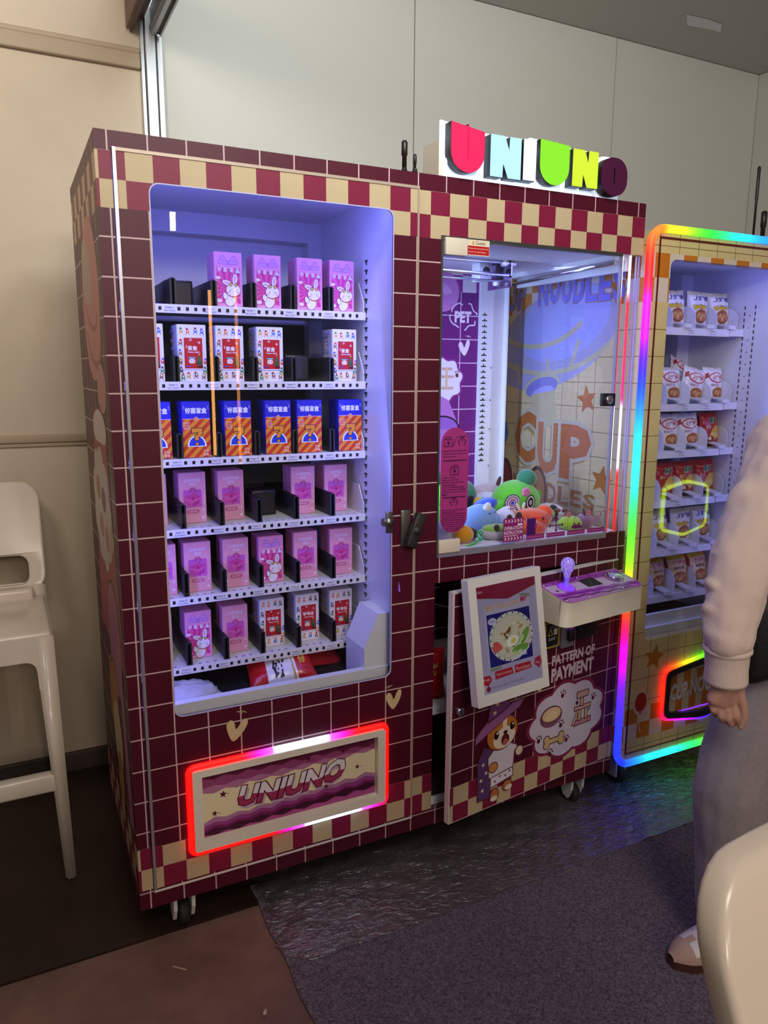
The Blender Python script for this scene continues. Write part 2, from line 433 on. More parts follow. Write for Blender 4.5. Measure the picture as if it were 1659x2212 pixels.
# ---- left door
mb = MB(MAR)
mb.plate([[(.0425, .1605), (.7875, .1605), (.7875, 1.950), (.0425, 1.950)], rrect(.109, .624, .719, 1.893, .022)[::-1]], fy, .004, -.005)
DOOR = obj('glass_door', mb, VM, uv=uvx)
mb = MB(GLASS); mb.plate([rrect(.1095, .6245, .7185, 1.8925, .022)], fy, .001, -.005, side=False); obj('door_glass', mb, DOOR)
mb = MB(mat('frosted_glass_rim', 'b8b6e0', .4)); mb.plate([rrect(.1085, .6235, .7195, 1.8935, .0225), rrect(.111, .626, .717, 1.891, .021)[::-1]], fy, .0046, .002); obj('glass_rim', mb, DOOR)
def heart(mb, fr, cu, cv, s, rot, c, ticks=1):
    q = math.radians(rot); pts = []
    base = [(0, -.52), (-.28, -.16), (-.46, .2), (-.44, .42), (-.30, .52), (-.14, .44), (0, .02), (.16, .48), (.28, .62), (.42, .58), (.46, .38), (.34, 0)]
    for x, y in base: pts.append((cu+s*(x*cos(q)-y*sin(q)), cv+s*(x*sin(q)+y*cos(q))))
    sm = []                                     # chaikin rounding
    for _ in range(2):
        sm = []
        for a, b in zip(pts, pts[1:]+pts[:1]): sm += [(a[0]*.75+b[0]*.25, a[1]*.75+b[1]*.25), (a[0]*.25+b[0]*.75, a[1]*.25+b[1]*.75)]
        pts = sm
    mb.pp(fr, pts, c)
    for k in range(2 if ticks else 0):
        x0 = cu+s*ticks*(.22+.16*k); mb.pl(fr, [(x0+s*.1*ticks, cv+s*.78), (x0, cv+s*.86), (x0-s*.14*ticks, cv+s*.90)], s*.035, c)
mb = MB(); heart(mb, XZ(-.004), .262, .553, .062, -14, 'cdb68b', 1); obj('heart_print', mb, DOOR)
mb = MB(); heart(mb, XZ(-.004), .728, .545, .056, -2, 'cdb68b', -1); obj('heart_print', mb, DOOR)
# ---- delivery flap with lit rim
FL = VM
def flapcol(p):
    red = (1, .012, .006)
    top = p.z > .36
    c0, hw = (.44, .075) if top else (.53, .085)
    t = abs(p.x-c0)
    if p.z < .46 and p.z > .265: return red
    if t < hw: return (.75, .85, 1.0)
    if t < hw+.05: return tuple(a+(b-a)*((t-hw)/.05) for a, b in zip((.75, .25, 1), (.9, .02, .5)))
    if t < hw+.09: return tuple(a+(b-a)*((t-hw-.05)/.04) for a, b in zip((.9, .02, .5), red))
    return red
def dens(pts, step=.012):
    o = []
    for (a, b), (c, d) in zip(pts, pts[1:]+pts[:1]):
        n = max(1, int(math.hypot(c-a, d-b)/step))
        o += [(a+(c-a)*i/n, b+(d-b)*i/n) for i in range(n)]
    return o
mb = MB(mat('white_flap_frame', 'efe2d2', .45))
mb.plate([rrect(.141, .249, .692, .476, .008), [(.165, .274), (.165, .457), (.668, .457), (.668, .274)]], XZ(0), .026, .001)
FL = obj('delivery_flap', mb, VM)
mb = MB(led_mat(2.4)); mb.tube([(x, -.013, z) for x, z in dens(rrect(.1335, .2415, .6995, .4835, .016))], .0085, 8, True, col=flapcol); obj('led_rim', mb, FL)
mb = MB('f0deb6'); fp = XZ(-.008)
mb.box(.166, .667, -.008, -.002, .275, .456)
U0, U1, V0, V1 = .167, .666, .276, .455
def zig(v, amp, ph, slope=0., n=16):
    rnd = random.Random(ph); pts = []
    for i in range(n+1):
        u = U0+(U1-U0)*i/n
        pts.append((u, min(V1, max(V0, v+slope*(i/n-.5)+(amp if (i+ph) % 2 else -amp)*rnd.uniform(.4, 1)))))
    return pts
for v, c, ph, sl in ((.405, 'b9769b', 3, .012), (.417, 'a04a7c', 4, .002), (.434, '6e2344', 5, -.012)):
    mb.pp(fp, zig(v, .006, ph, sl)+[(U1, V1), (U0, V1)], c)
for v, c, ph, sl in ((.332, 'b77aa4', 2, .022), (.320, '9a3f84', 4, .022), (.308, '7a1f5c', 6, .02), (.300, '46102f', 8, .022), (.286, 'b04a8e', 9, .018)):
    mb.pp(fp, [(U0, V0)]+[(U1, V0)]+zig(v, .006, ph, sl)[::-1], c)
for x, z, r in ((.222, .387, .011), (.198, .338, .009), (.462, .430, .009), (.566, .428, .008), (.61, .371, .008), (.514, .334, .008)):
    mb.pp(fp, star(x, z, r, .42, 80), '5a1230'); mb.pp(fp, ellp(x+.013, z-.002, .0016, .0016, 8), '5a1230')
smile = lambda a, e: (a+.10*(e-.5)*.6, e*(.80+.12*a)+.55*(a-.42)**2-.05)
mb.tx(fp, 'UNIUNO', .268, .328, .572, .402, 'c9a6c0', .07, warp=smile)
mb.tx(fp, 'UNIUNO', .264, .338, .572, .410, 'a8345f', .045, '5e1330', .035, warp=smile)
two = MB(); 
fpn = XZ(-.0095)
mb.lay += 6
vs_, fs_ = glyphs('UNIUNO', .04)
def clip(poly, f):                               # keep f(p)>0
    o = []
    for a, b in zip(poly, poly[1:]+poly[:1]):
        fa, fb = f(a), f(b)
        if fa > 0: o.append(a)
        if fa*fb < 0: t = fa/(fa-fb); o.append((a[0]+(b[0]-a[0])*t, a[1]+(b[1]-a[1])*t))
    return o
xa, xb = min(p[0] for p in vs_), max(p[0] for p in vs_); ya, yb = min(p[1] for p in vs_), max(p[1] for p in vs_)
mb.m('e9dfe6'); dd = mb.d()
for f in fs_:
    q = [smile((vs_[k][0]-xa)/(xb-xa), (vs_[k][1]-ya)/(yb-ya)) for k in f]
    q = clip(q, lambda p: p[1]-(.34+.5*(p[0]-.42)**2+.05*sin(p[0]*16)))
    if len(q) > 2: mb.poly([fp(.264+a*.308, .338+e*.072, dd) for a, e in q], False)
obj('flap_panel', mb, FL)
# ---- door latch, handle plate
mb = MB(STEEL); mb.rbox(.700, .722, -.008, .0, 1.045, 1.105, .003); mb.lathe([(0, .016), (.012, .016), (.014, 0)], (.706, -.004, 1.077), (0, -1, 0)); mb.tube([(.690, -.005, 1.077), (.72, -.005, 1.077)], .012, 10)
obj('glass_lock_plate', mb, VM)
mb = MB(STEEL); mb.rbox(.744, .775, -.012, -.004, 1.003, 1.108, .004)
LT = obj('door_latch', mb, VM)
mb = MB(mat('dark_cast_metal', '4c4644', .5, .9, bump=(300, .4))); q = math.radians(-22)
fl = lambda x, y, z: (.785+x*cos(q)-z*sin(q)*-1*-1, y, 1.055+x*sin(q)*-1*-1+z*cos(q))
mb.rbox(-.016, .016, -.034, -.014, -.055, .045, .004, fr=fl); mb.lathe([(0, .004), (.009, .004), (.012, 0)], (.783, -.034, 1.05), (0, -1, 0), 16)
obj('latch_handle', mb, LT)

# ---- shelves with pushers
SZ = [1.650, 1.455, 1.253, 1.063, .872, .672]
LC = [.128, .240, .345, .452, .563, .676]          # lane centres
BY = [.215, .215, .215, .275, .242, .250]          # how far back each row of boxes stands
EMPTY = {(0, 0), (0, 1), (1, 4), (3, 3)}
for r, z in enumerate(SZ):
    mb = MB(WHITE)
    mb.box(.031, .733, .203, .57, z-.004, z); mb.box(.031, .733, .198, .203, z-.021, z+.0008)
    mb.plate([[(.20, z-.018), (.20, z+.03), (.235, z+.085), (.36, z+.085), (.36, z-.018)]], frame((.7265, 0, 0), (0, 1, 0), (0, 0, 1), (-1, 0, 0)), 0, -.003)
    fs = XZ(.198); ft = frame((0, 0, z), (1, 0, 0), (0, 1, 0), (0, 0, 1))
    for i, c in enumerate(LC):
        x0 = c-.035
        for k in range(4):
            x = x0+.0215*k-.004
            if r == 5 and False: continue
            mb.pr(fs, x, z-.0145, x+.0078, z-.0055, '121016')
            if r > 2: mb.pr(ft, x-.004, .209, x+.004, .2125, '2a2630')
        lx = x0-.038
        mb.tx(fs, 'Number: %d' % ((r*10+i+1) if r else i+1), lx+.004, z-.0095, lx+.026, z-.0045, '2b2f66')
        mb.tx(fs, 'Row:%d Column:%d' % (r+1, i+1), lx+.001, z-.017, lx+.029, z-.0125, '2b2f66')
    SH = obj('shelf', mb, VM)
    for i, c in enumerate(LC):
        mb = MB(BLACKP); h = .068
        x = c-.051
        mb.rbox(x, x+.010, .206, .50, z+.0005, z+h, .0015, 1); mb.box(x-.003, x+.013, .206, .2085, z+.001, z+h-.003)
        if (r, i) in EMPTY:
            py = .34 if r == 0 else .30
            mb.rbox(c-.040, c+.034, py, py+.06, z+.002, z+h+.008, .002, 1); mb.box(c-.034, c+.028, py-.002, py, z+.008, z+h+.002)
        obj('pusher_track', mb, SH)
# ---- castors
for cx, cy in ((.115, .055), (1.466, .055), (.115, .55), (1.466, .55)):
    mb = MB(WHITE)
    mb.box(cx-.04, cx+.04, cy-.035, cy+.035, .103, .110); mb.lathe([(.026, 0), (.026, .012)], (cx, cy, .092))
    for s in (-1, 1):
        mb.plate([[(-.032, .094), (.028, .094), (.030, .07), (.010, .028), (-.012, .022), (-.030, .06)]], frame((cx+s*.020, cy, 0), (0, 1, 0), (0, 0, 1), (s, 0, 0)), .009, -.001)
    CA = obj('castor', mb, VM)
    mb = MB(mat('dark_rubber', '1c1714', .7)); mb.lathe([(.012, -.014), (.030, -.014), (.0345, -.009), (.0345, .009), (.030, .014), (.012, .014)], (cx, cy, .0345), (1, 0, 0), 24); obj('wheel', mb, CA)

# ---- cabinet lamps (cool violet white tubes behind the door jambs)
VIO = (.18, .215, 1.0)
def strip_lamp(name, x0, x1, y0, y1, z0, z1, parent, es=3.2, c='8c8cff'):
    mb = MB(glow(c, es)); mb.rbox(x0, x1, y0, y1, z0, z1, .002, 1); return obj(name, mb, parent)
strip_lamp('led_tube', .048, .058, .035, .045, .66, 1.87, VM)
area('cabinet_lamp', (.062, .045, 1.27), (.62, .34, 1.27), .02, 2.9, VIO, 1.2)
area('cabinet_lamp', (.716, .036, 1.36), (.30, .45, 1.3), .02, 1.5, VIO, .98)
area('cabinet_lamp', (.40, .07, 1.93), (.42, .36, 1.2), .6, 1.4, VIO, .02)

# ---- claw compartment
mb = MB(INNER)
mb.box(.793, 1.568, .012, .602, .952, .967); mb.box(.793, 1.568, .012, .602, 1.842, 1.856)
mb.box(1.384, 1.440, .585, .602, .967, 1.842); mb.plate([[(1.440, .585), (1.502, .60), (1.502, .62), (1.440, .62)]], lambda u, v, d: V((u, v, .967+d)), 0, .875)
mb.box(1.497, 1.5025, .575, .62, .967, 1.842)
obj('claw_lining', mb, VM)
mb = MB(BLACKP); fb = XZ(.585)
for k in range(27):
    z = 1.690-k*.0208
    mb.pr(fb, 1.390, z, 1.412, z+.004, '141318'); mb.pr(fb, 1.399, z, 1.404, z+.010, '141318')
for x, z in ((1.47, 1.50), (1.455, 1.38), (1.465, 1.27), (1.45, 1.13)): mb.pp(fb, ellp(min(x, 1.435), z, .003, .003, 8), '555570')
obj('shelf_slots', mb, VM)['kind'] = 'stuff'
PUR = wrap_mat('purple_tile_wrap', '6b1c70', '8a2a86', 'd8cfd6', 'd9b8d6', u0=.026, zones=((1.77, 1.888, .0588),), strip=1.78)
mb = MB(PUR); mb.poly([(.80, .6005, .967), (1.384, .6005, .967), (1.384, .6005, 1.842), (.80, .6005, 1.842)], False)
BP = obj('back_panel', mb, VM, uv=uvx)
mb = MB(); fb = XZ(.600)
mb.pp(fb, ellp(1.215, 1.775, .085, .075, 24, rot=-30), 'c77fc0'); mb.pp(fb, ellp(1.20, 1.79, .07, .02, 20, rot=-20), 'd9a0d4')
mb.tx(fb, 'PET', 1.280, 1.662, 1.352, 1.703, 'ead9ea', .05)
cl = [(1.262+.056*(1+cos(t))+.004*sin(7*t), 1.686+.045*sin(t)+.005*cos(6*t)) for t in [2*pi*i/60 for i in range(61)]]
for i in range(0, 60, 15): mb.pl(fb, cl[i:i+13], .0045, 'ead9ea')
heart(mb, fb, 1.325, 1.567, .055, 4, 'ead9ea', 1)
pts = [(1.24+.075*cos(t)*(1+.08*sin(8*t)), 1.455+.075*sin(t)*(1+.08*sin(8*t))) for t in [2*pi*i/64 for i in range(64)]]
mb.pp(fb, [(1.24+(x-1.24)*1.1, 1.455+(z-1.455)*1.1) for x, z in pts], '8c2a86'); mb.pp(fb, pts, 'e6dcea')
for z, a, b in ((1.49, 1.23, 1.275), (1.462, 1.22, 1.282), (1.42, 1.22, 1.28)): mb.pr(fb, a, z, b, z+.010, 'cfa79a')
mb.pr(fb, 1.245, 1.42, 1.255, 1.50, 'd9bb8f'); mb.pp(fb, ellp(1.295, 1.472, .007, .008, 12), '6a1f3c')
for k in range(3): mb.pp(fb, ellp(1.288+.007*k, 1.484+.002*(k == 1), .0025, .0035, 8), '6a1f3c')
mb.pp(fb, [(1.22, 1.40), (1.262, 1.38), (1.36, 1.17), (1.22, 1.10)], 'b673c0')
mb.pp(fb, ellp(1.235, 1.275, .075, .05, 20, 0, 180), '2a1038'); mb.pp(fb, ellp(1.235, 1.275, .068, .044, 20, 0, 180), '9a5fc0')
obj('back_print', mb, BP)
mb = MB(GLASS); mb.box(.868, 1.502, 0, .005, .974, 1.836); CG = obj('claw_glass', mb, VM)
mb = MB(STEEL); mb.box(.862, .868, -.004, .012, .958, 1.842); mb.box(.868, 1.504, -.003, .012, 1.832, 1.842); mb.m(mat('silver_edge_trim')); mb.box(.866, 1.500, -.004, .012, .957, .972)
mb.box(1.4995, 1.5035, -.002, .010, .972, 1.832); obj('claw_frame', mb, VM)
for a_ in ((.873, .941, -.009, .006, 1.793, 1.838, .002), (.869, .940, -.009, .006, .970, 1.008, .002)): mb = MB(CREAM); mb.rbox(*a_); obj('glass_clip', mb, VM)
mb = MB('e3cfb4'); fc = XZ(-.004); mb.plate([rrect(.943, 1.797, 1.015, 1.838, .003)], fc, .0002, -.0035)
mb.pp(fc, [(.944, 1.799), (1.014, 1.799), (1.014, 1.822), (.944, 1.822)], 'b31418'); mb.tx(fc, 'Caution', .970, 1.8255, 1.001, 1.8345, '2a2320', .01)
mb.pp(fc, [(.957, 1.8255), (.967, 1.8255), (.962, 1.835)], 'c9a23a'); mb.pl(fc, [(.962, 1.832), (.962, 1.828)], .001, '2a2320')
mb.tx(fc, 'Please do not press and', .947, 1.8125, 1.011, 1.8175, 'f0cfc8'); mb.tx(fc, 'knock to avoid injury.', .947, 1.8035, 1.004, 1.8085, 'f0cfc8'); obj('caution_label', mb, VM)
def stad(x0, z0, x1, z1): return rrect(x0, z0, x1, z1, (x1-x0)/2-1e-4, 10)
mb = MB(); fk = XZ(-.0006); PK, DK = 'a8327c', '35103a'
mb.pp(fk, stad(.874, 1.027, .966, 1.330), PK)
def coin(x, z, s):
    mb.pl(fk, [(x-s*.8, z+s*1.0), (x+s*.8, z+s*1.0)], s*.18, DK); mb.pl(fk, [(x-s, z-s), (x+s, z-s), (x+s, z+s*.6), (x-s, z+s*.6), (x-s, z-s)], s*.18, DK); mb.tx(fk, '¥', x-s*.4, z-s*.7, x+s*.4, z+s*.35, DK, .03)
def claw(x, z, s):
    mb.pl(fk, [(x-s*.9, z+s), (x+s*.9, z+s)], s*.18, DK); mb.pl(fk, [(x, z+s), (x, z-s*.3)], s*.18, DK)
    for k in (-1, 1): mb.pl(fk, [(x, z+s*.9), (x+k*s, z-s*.1), (x+k*s*.45, z-s)], s*.18, DK)
coin(.898, 1.290, .013); mb.pl(fk, [(.914, 1.277), (.926, 1.305)], .0018, DK); claw(.943, 1.291, .013)
coin(.920, 1.209, .013); claw(.920, 1.118, .013)
lines = (('Modalità di utilizzo disponibili:', 1.264), ('Acquisto diretto / Gioca con la', 1.256), ('macchina a premi', 1.248), ('Acquisto diretto:', 1.188), ('Seleziona il prodotto', 1.181), ('Modalità di pagamento: mone-', 1.174), ('te/banconote/carte', 1.167),
         ('Dopo aver effettuato il paga-', 1.160), ('mento, attendi che lo sportello', 1.153), ('del ritiro si apra e ritira la', 1.146), ('merce.', 1.139), ('Gioca con la macchina a premi', 1.094), ('Pagamento completo', 1.088), ('Usa il joystick per posizionare la', 1.082), ('pinza sopra il prodotto, quindi', 1.076),
         ('abbassala per afferrare l\'oggetto.', 1.070), ('Una volta afferrato, l\'oggetto sale', 1.064), ('nell\'apertura superiore del tubo.', 1.058), ('Segui le istruzioni sullo schermo', 1.052), ('per completare la selezione', 1.046), ('infine ritira l\'oggetto dal', 1.040), ('punto di consegna', 1.034))
for t, z in lines:
    x0 = .880 if z > 1.05 else .884+(1.05-z)*.6; wd_ = min(len(t)*.0026, .958-x0); mb.tx(fk, t, x0, z-.0025, x0+wd_, z+.0022, DK, .02)
for z in (1.237, 1.131): mb.pl(fk, [(.882, z), (.958, z)], .0026, DK)
obj('rules_sticker', mb, VM)
mb = MB(); MG = '8a1f6c'
def panel(x0, x1, z0, z1): mb.pp(fk, [(x0, z0), (x1, z0), (x1, z1), (x0, z1)], MG)
panel(1.096, 1.170, .980, 1.052)
for row, z in ((0, 1.038), (1, .984)):
    for k in range(6):
        x = 1.100+.0115*k; mb.pp(fk, [(x, z), (x+.004, z), (x+.009, z+.005), (x+.004, z+.010), (x, z+.010), (x+.005, z+.005)], 'e6c6d8')
mb.tx(fk, 'OPERATION', 1.099, 1.016, 1.167, 1.027, 'e6c6d8', .02); mb.tx(fk, 'INSTRUCTION', 1.099, 1.002, 1.167, 1.013, 'e6c6d8', .02); mb.pr(fk, 1.099, .997, 1.15, .999, 'e6c6d8'); mb.pr(fk, 1.148, 1.028, 1.166, 1.034, 'e6d6e8')
for n_, (a, b) in enumerate(((1.182, 1.250), (1.259, 1.331), (1.340, 1.411), (1.421, 1.493))):
    mb.pr(fk, a, .980, b, .994, MG)
    mb.tx(fk, ('Put in coins and start the game', 'Move the joystick to aim the claw', 'Press the button to catch it now', 'Take the prize from the outlet')[n_], a+.004, .985, b-.004, .989, 'e0b8d0')
    mb.pl(fk, [(a, .994), (a, 1.046), (b, 1.046), (b, .994)], .0014, MG)
    mb.pp(fk, ellp(a+.004, 1.046, .010, .010, 18), MG); mb.pp(fk, ellp(a+.004, 1.046, .0085, .0085, 18), 'c98a86'); mb.tx(fk, str(n_+1), a+.001, 1.041, a+.007, 1.051, MG, .03)
    cx, cz = (a+b)/2, 1.020
    if n_ == 0: mb.pr(fk, a+.001, .994, a+.034, 1.045, '431064'); mb.pp(fk, ellp(a+.033, 1.022, .006, .007, 14), MG); mb.pl(fk, ellp(a+.050, 1.018, .014, .014, 16, -120, 200), .0016, '6a4a70')
    if n_ == 1:
        for dx, dz in ((1, 0), (-1, 0), (0, -1)): mb.pl(fk, [(cx, cz-.004), (cx+dx*.024, cz-.004+dz*.014)], .004, '6a1a58'); mb.pp(fk, [(cx+dx*.030, cz-.004+dz*.022), (cx+dx*.022-dz*.007, cz-.004+dz*.013+dx*.007), (cx+dx*.022+dz*.007, cz-.004+dz*.013-dx*.007)], '6a1a58')
        mb.pl(fk, [(cx, cz-.004), (cx, cz+.014)], .003, '6a1a58'); mb.pp(fk, ellp(cx, cz+.016, .007, .007, 14), '6a1a58')
    if n_ == 2: mb.pp(fk, ellp(cx, cz-.015, .020, .007, 18), '6a1a58'); mb.pl(fk, ellp(cx, cz+.004, .010, .018, 12, 40, 320), .0016, '6a4a70')
    if n_ == 3: mb.pp(fk, ellp(cx, cz, .016, .014, 16), '9a7a98'); mb.pl(fk, [(cx-.014, cz+.012), (cx-.018, cz+.022)], .003, '5a1a58'); mb.pl(fk, [(cx+.014, cz+.012), (cx+.018, cz+.022)], .003, '5a1a58')
obj('instruction_sticker', mb, VM)
mb = MB(BLACKP); mb.rbox(1.448, 1.503, -.008, .004, 1.381, 1.421, .003); mb.m(CHROME); mb.lathe([(.013, 0), (.013, .006), (.009, .008), (.006, .006), (0, .006)], (1.474, -.008, 1.401), (0, -1, 0), 18); obj('glass_lock', mb, VM)
# transparent corner pillar with two lit lines
mb = MB(ACRYL); mb.box(1.505, 1.5845, .001, .004, .972, 1.838); mb.box(1.581, 1.5845, .004, .60, .972, 1.838)
CP = obj('corner_glass', mb, VM)
def pilcol(p):
    z = p.z
    S = ((1.84, (.95, .97, 1)), (1.74, (.95, .97, 1)), (1.70, (1, .02, .06)), (1.45, (1, .02, .25)), (1.40, (1, .03, .3)), (1.37, (.95, .97, 1)), (1.19, (.95, .97, 1)), (1.165, (1, .02, .05)), (.97, (1, .01, .02)))
    for (a, c), (b, d) in zip(S, S[1:]):
        if z >= b: return tuple(e+(f-e)*(a-z)/(a-b) for e, f in zip(c, d))
    return (1, .01, .02)
mb = MB(led_mat(2.4)); zz = [.974+.0108*i for i in range(81)]
mb.tube([(1.512, .010, z) for z in zz], .004, 6, col=pilcol); obj('led_line', mb, CP)
mb = MB(led_mat(2.4)); mb.tube([(1.547, .012, z) for z in zz], .004, 6, col=lambda p: tuple(x*y for x, y in zip(pilcol(p), (.9, .9, 1)))); obj('led_line', mb, CP)
mb = MB(mat('clear_edge', 'b9b4e6', .2)); mb.box(1.5055, 1.5065, .004, .009, .972, 1.838); mb.box(1.577, 1.5785, .004, .010, .972, 1.838); mb.box(1.566, 1.567, .004, .010, .972, 1.838); obj('pillar_edge', mb, CP)
# gantry
mb = MB(INNER); mb.box(1.50, 1.56, .03, .59, 1.826, 1.842); mb.box(1.545, 1.56, .03, .59, 1.795, 1.826); GA = obj('gantry_rail', mb, VM)
mb = MB(INNER); mb.box(.80, .83, .03, .59, 1.80, 1.842); obj('gantry_rail', mb, VM)
mb = MB(CHROME); mb.tube([(1.51, .04, 1.818), (1.51, .58, 1.806)], .006, 8); mb.tube([(.81, .30, 1.797), (1.30, .30, 1.797)], .006, 8)
mb.tube([(.81, .31, 1.835), (1.30, .31, 1.835)], .004, 8); mb.tube([(.81, .34, 1.782), (1.30, .34, 1.782)], .004, 8); obj('gantry_rod', mb, GA)
mb = MB(mat('mirror_acrylic', 'b8a8c8', .05, 1)); mb.box(1.298, 1.302, .285, .418, 1.758, 1.866); obj('mirror_plate', mb, GA)
mb = MB(INNER)
for y, z, r in ((.30, 1.835, .013), (.345, 1.775, .009)): mb = MB(INNER); mb.lathe([(0, 0), (r, 0), (r, .014), (r*.6, .018), (r*.6, .026), (0, .026)], (1.274, y, z), (1, 0, 0), 16); obj('roller', mb, GA)
mb = MB(INNER); mb.lathe([(0, 0), (.014, 0), (.014, .02), (0, .02)], (1.303, .305, 1.838), (1, 0, 0), 16); obj('roller', mb, GA)
mb = MB(INNER); mb.rbox(1.225, 1.275, .36, .41, 1.782, 1.842, .004); mb.m(BLACKP); mb.lathe([(0, .004), (.010, .004), (.015, 0)], (1.252, .359, 1.813), (0, -1, 0), 18); obj('motor_box', mb, GA)
strip_lamp('led_tube', .812, .82, .30, .50, 1.10, 1.80, VM, 3)
area('claw_lamp', (1.20, .22, 1.828), (1.20, .30, 1.0), .62, 2.0, (.30, .34, 1.0), .2)
area('claw_lamp', (.835, .30, 1.40), (1.62, .36, 1.36), .03, 3.2, (.42, .60, .92), .75, 1.7)

# ---- open service compartment
mb = MB(mat('dim_cabinet_inside', '4a4548', .6)); mb.box(.80, .862, .02, .60, .128, .165); mb.box(.80, 1.56, .02, .60, .128, .160)
mb.box(.80, .806, .02, .60, .16, .95); mb.m(INNER); mb.box(.806, 1.56, .03, .55, .455, .475); mb.box(.862, 1.56, .014, .03, .166, .185); obj('service_shelf', mb, VM)
mb = MB(BLACKP); mb.tube([(.84, .10, .84), (.90, .05, .85), (1.0, .08, .86)], .003, 6); mb.tube([(.82, .2, .80), (.95, .05, .78), (.97, .06, .60)], .004, 6); obj('cable', mb, VM)
mb = MB(BLACKP); mb.box(.90, 1.0, .20, .32, .185, .34)
mb.m(glow('ff3010', 5)); mb.box(.925, .94, .195, .20, .335, .339); mb.box(.905, .912, .195, .20, .330, .336); mb.m(glow('2040ff', 5)); mb.box(.915, .920, .195, .20, .290, .297); obj('control_unit', mb, VM)
A = math.radians(8.1); H = V((1.568, 0, 0)); aw = V((-cos(A), -sin(A), 0)); nw = V((sin(A), -cos(A), 0))
DO = lambda u, v, d=0: H+aw*(1.568-u)+nw*d+V((0, 0, v))
DOb = lambda u, y, v: DO(u, v, -y)              # box frame: y into the machine
mb = MB(mat('white_edge_trim')); mb.box(.856, 1.566, .0005, .020, .167, .879, DOb)
SD = obj('service_door', mb, VM)
mb = MB(MAR); mb.plate([[(.860, .170), (1.566, .170), (1.566, .874), (.860, .874)]], DO, .0004, -.0004); inv = {}
def uvdoor(p): q = p-H; return (1.568-q.dot(aw)+.016, p.z)
obj('door_wrap', mb, SD, uv=uvdoor)
mb = MB(CHROME); mb.lathe([(.013, 0), (.013, .008), (.010, .010), (0, .010)], DO(.888, .519, .001), nw, 18); mb.m(BLACKP); mb.box(.886, .890, -.0115, -.011, .514, .524, DOb); obj('door_lock', mb, SD)
mb = MB(); mb.lay = 8
mb.tx(DO, 'PATTERN OF', 1.268, .570, 1.470, .604, 'cdbfca', .035, '7d2f52', .04); mb.tx(DO, 'PAYMENT', 1.268, .515, 1.468, .560, 'cdbfca', .04, '7d2f52', .04)
def blob(cx, cz, rx, rz, k, amp, n=72, ph=0): return [(cx+rx*cos(t)*(1+amp*abs(sin(k*t/2+ph))), cz+rz*sin(t)*(1+amp*abs(sin(k*t/2+ph)))) for t in [2*pi*i/n for i in range(n)]]
mb.pp(DO, blob(1.355, .372, .168, .122, 9, .13), '7d2344'); mb.pp(DO, blob(1.355, .372, .156, .112, 9, .13), 'c9bfd2')
def paw(x, z, s, rot=-15):
    q = math.radians(rot)
    for a, b, r1, r2 in ((0, 0, .8, .9), (-.9, .9, .28, .42), (-.25, 1.35, .28, .42), (.45, 1.3, .28, .42), (1.0, .75, .28, .4)):
        mb.pp(DO, ellp(x+s*(a*cos(q)-b*sin(q)), z+s*(a*sin(q)+b*cos(q)), s*r1*.8, s*r2*.8, 12), '5a1226')
for x, z, s in ((1.325, .457, .012), (1.475, .412, .011), (1.322, .355, .012), (1.222, .328, .012), (1.275, .268, .012), (1.352, .296, .011)): paw(x, z, s)
O = '4a2338'
mb.pp(DO, ellp(1.275, .398, .050, .036, 24), O); mb.pp(DO, ellp(1.275, .396, .047, .033, 24), '7d4a66'); mb.pp(DO, ellp(1.276, .405, .046, .027, 24), O); mb.pp(DO, ellp(1.276, .405, .043, .024, 24), 'd6b891'); mb.pp(DO, ellp(1.275, .400, .028, .014, 20), 'dcc49c')
for a, b, c_, d_, col_ in ((1.385, .335, 1.465, .350, 'b87a88'), (1.405, .350, 1.416, .392, 'c9a070'), (1.437, .350, 1.448, .392, 'c9a070'), (1.385, .388, 1.462, .400, 'c49a94'), (1.413, .400, 1.425, .432, 'c9a070'), (1.395, .430, 1.448, .450, 'c49a94')):
    mb.pr(DO, a-.003, b-.003, c_+.003, d_+.003, O); mb.pr(DO, a, b, c_, d_, col_)
mb.pp(DO, [(1.372, .338), (1.388, .338), (1.408, .388), (1.398, .392)], O); mb.pp(DO, [(1.376, .340), (1.385, .340), (1.404, .386), (1.399, .388)], 'd0b0a8')
mb.pp(DO, ellp(1.395, .415, .007, .007, 12), O); mb.pp(DO, ellp(1.458, .378, .006, .006, 12), '8a88a8')
for k in (3, 0):
    c_ = O if k else 'c9a878'
    mb.pr(DO, 1.262-k*.001, .305-k*.001, 1.322+k*.001, .320+k*.001, c_)
    for x in (1.258, 1.326):
        for z in (.303, .322): mb.pp(DO, ellp(x, z, .012+k*.001, .012+k*.001, 14), c_)
heart(mb, DO, 1.215, .518, .05, 0, 'cdb68b', 0)
# cartoon dog in a star-spangled hat, printed
OL = '6a2a3c'
def two(f, c):                                   # outlined shape
    mb.pp(DO, f(.0035), OL); mb.pp(DO, f(0), c)
two(lambda e: [(.968-e, .205-e), (1.012+e, .205-e), (1.02+e, .36), (.985, .372+e), (.965-e, .33)], '5b3a6e')
for x, z in ((.985, .235), (.978, .27), (.998, .29), (.985, .32)): mb.pp(DO, star(x, z, .008, .4), 'e6d8c0')
two(lambda e: ellp(1.035, .205, .016+e, .020+e, 14), 'b4703c'); two(lambda e: ellp(1.088, .222, .018+e, .016+e, 14), 'b4703c')
mb.pp(DO, ellp(1.033, .194, .015, .009, 12), 'e3d3bd'); mb.pp(DO, ellp(1.094, .214, .015, .009, 12), 'e3d3bd')
two(lambda e: [(1.018-e, .235-e), (1.110+e, .250-e), (1.105+e, .285), (1.018-e, .275)], 'ded6e2')
for x, z in ((1.035, .250), (1.055, .262), (1.078, .258), (1.096, .268)): mb.pp(DO, star(x, z, .006, .4), OL)
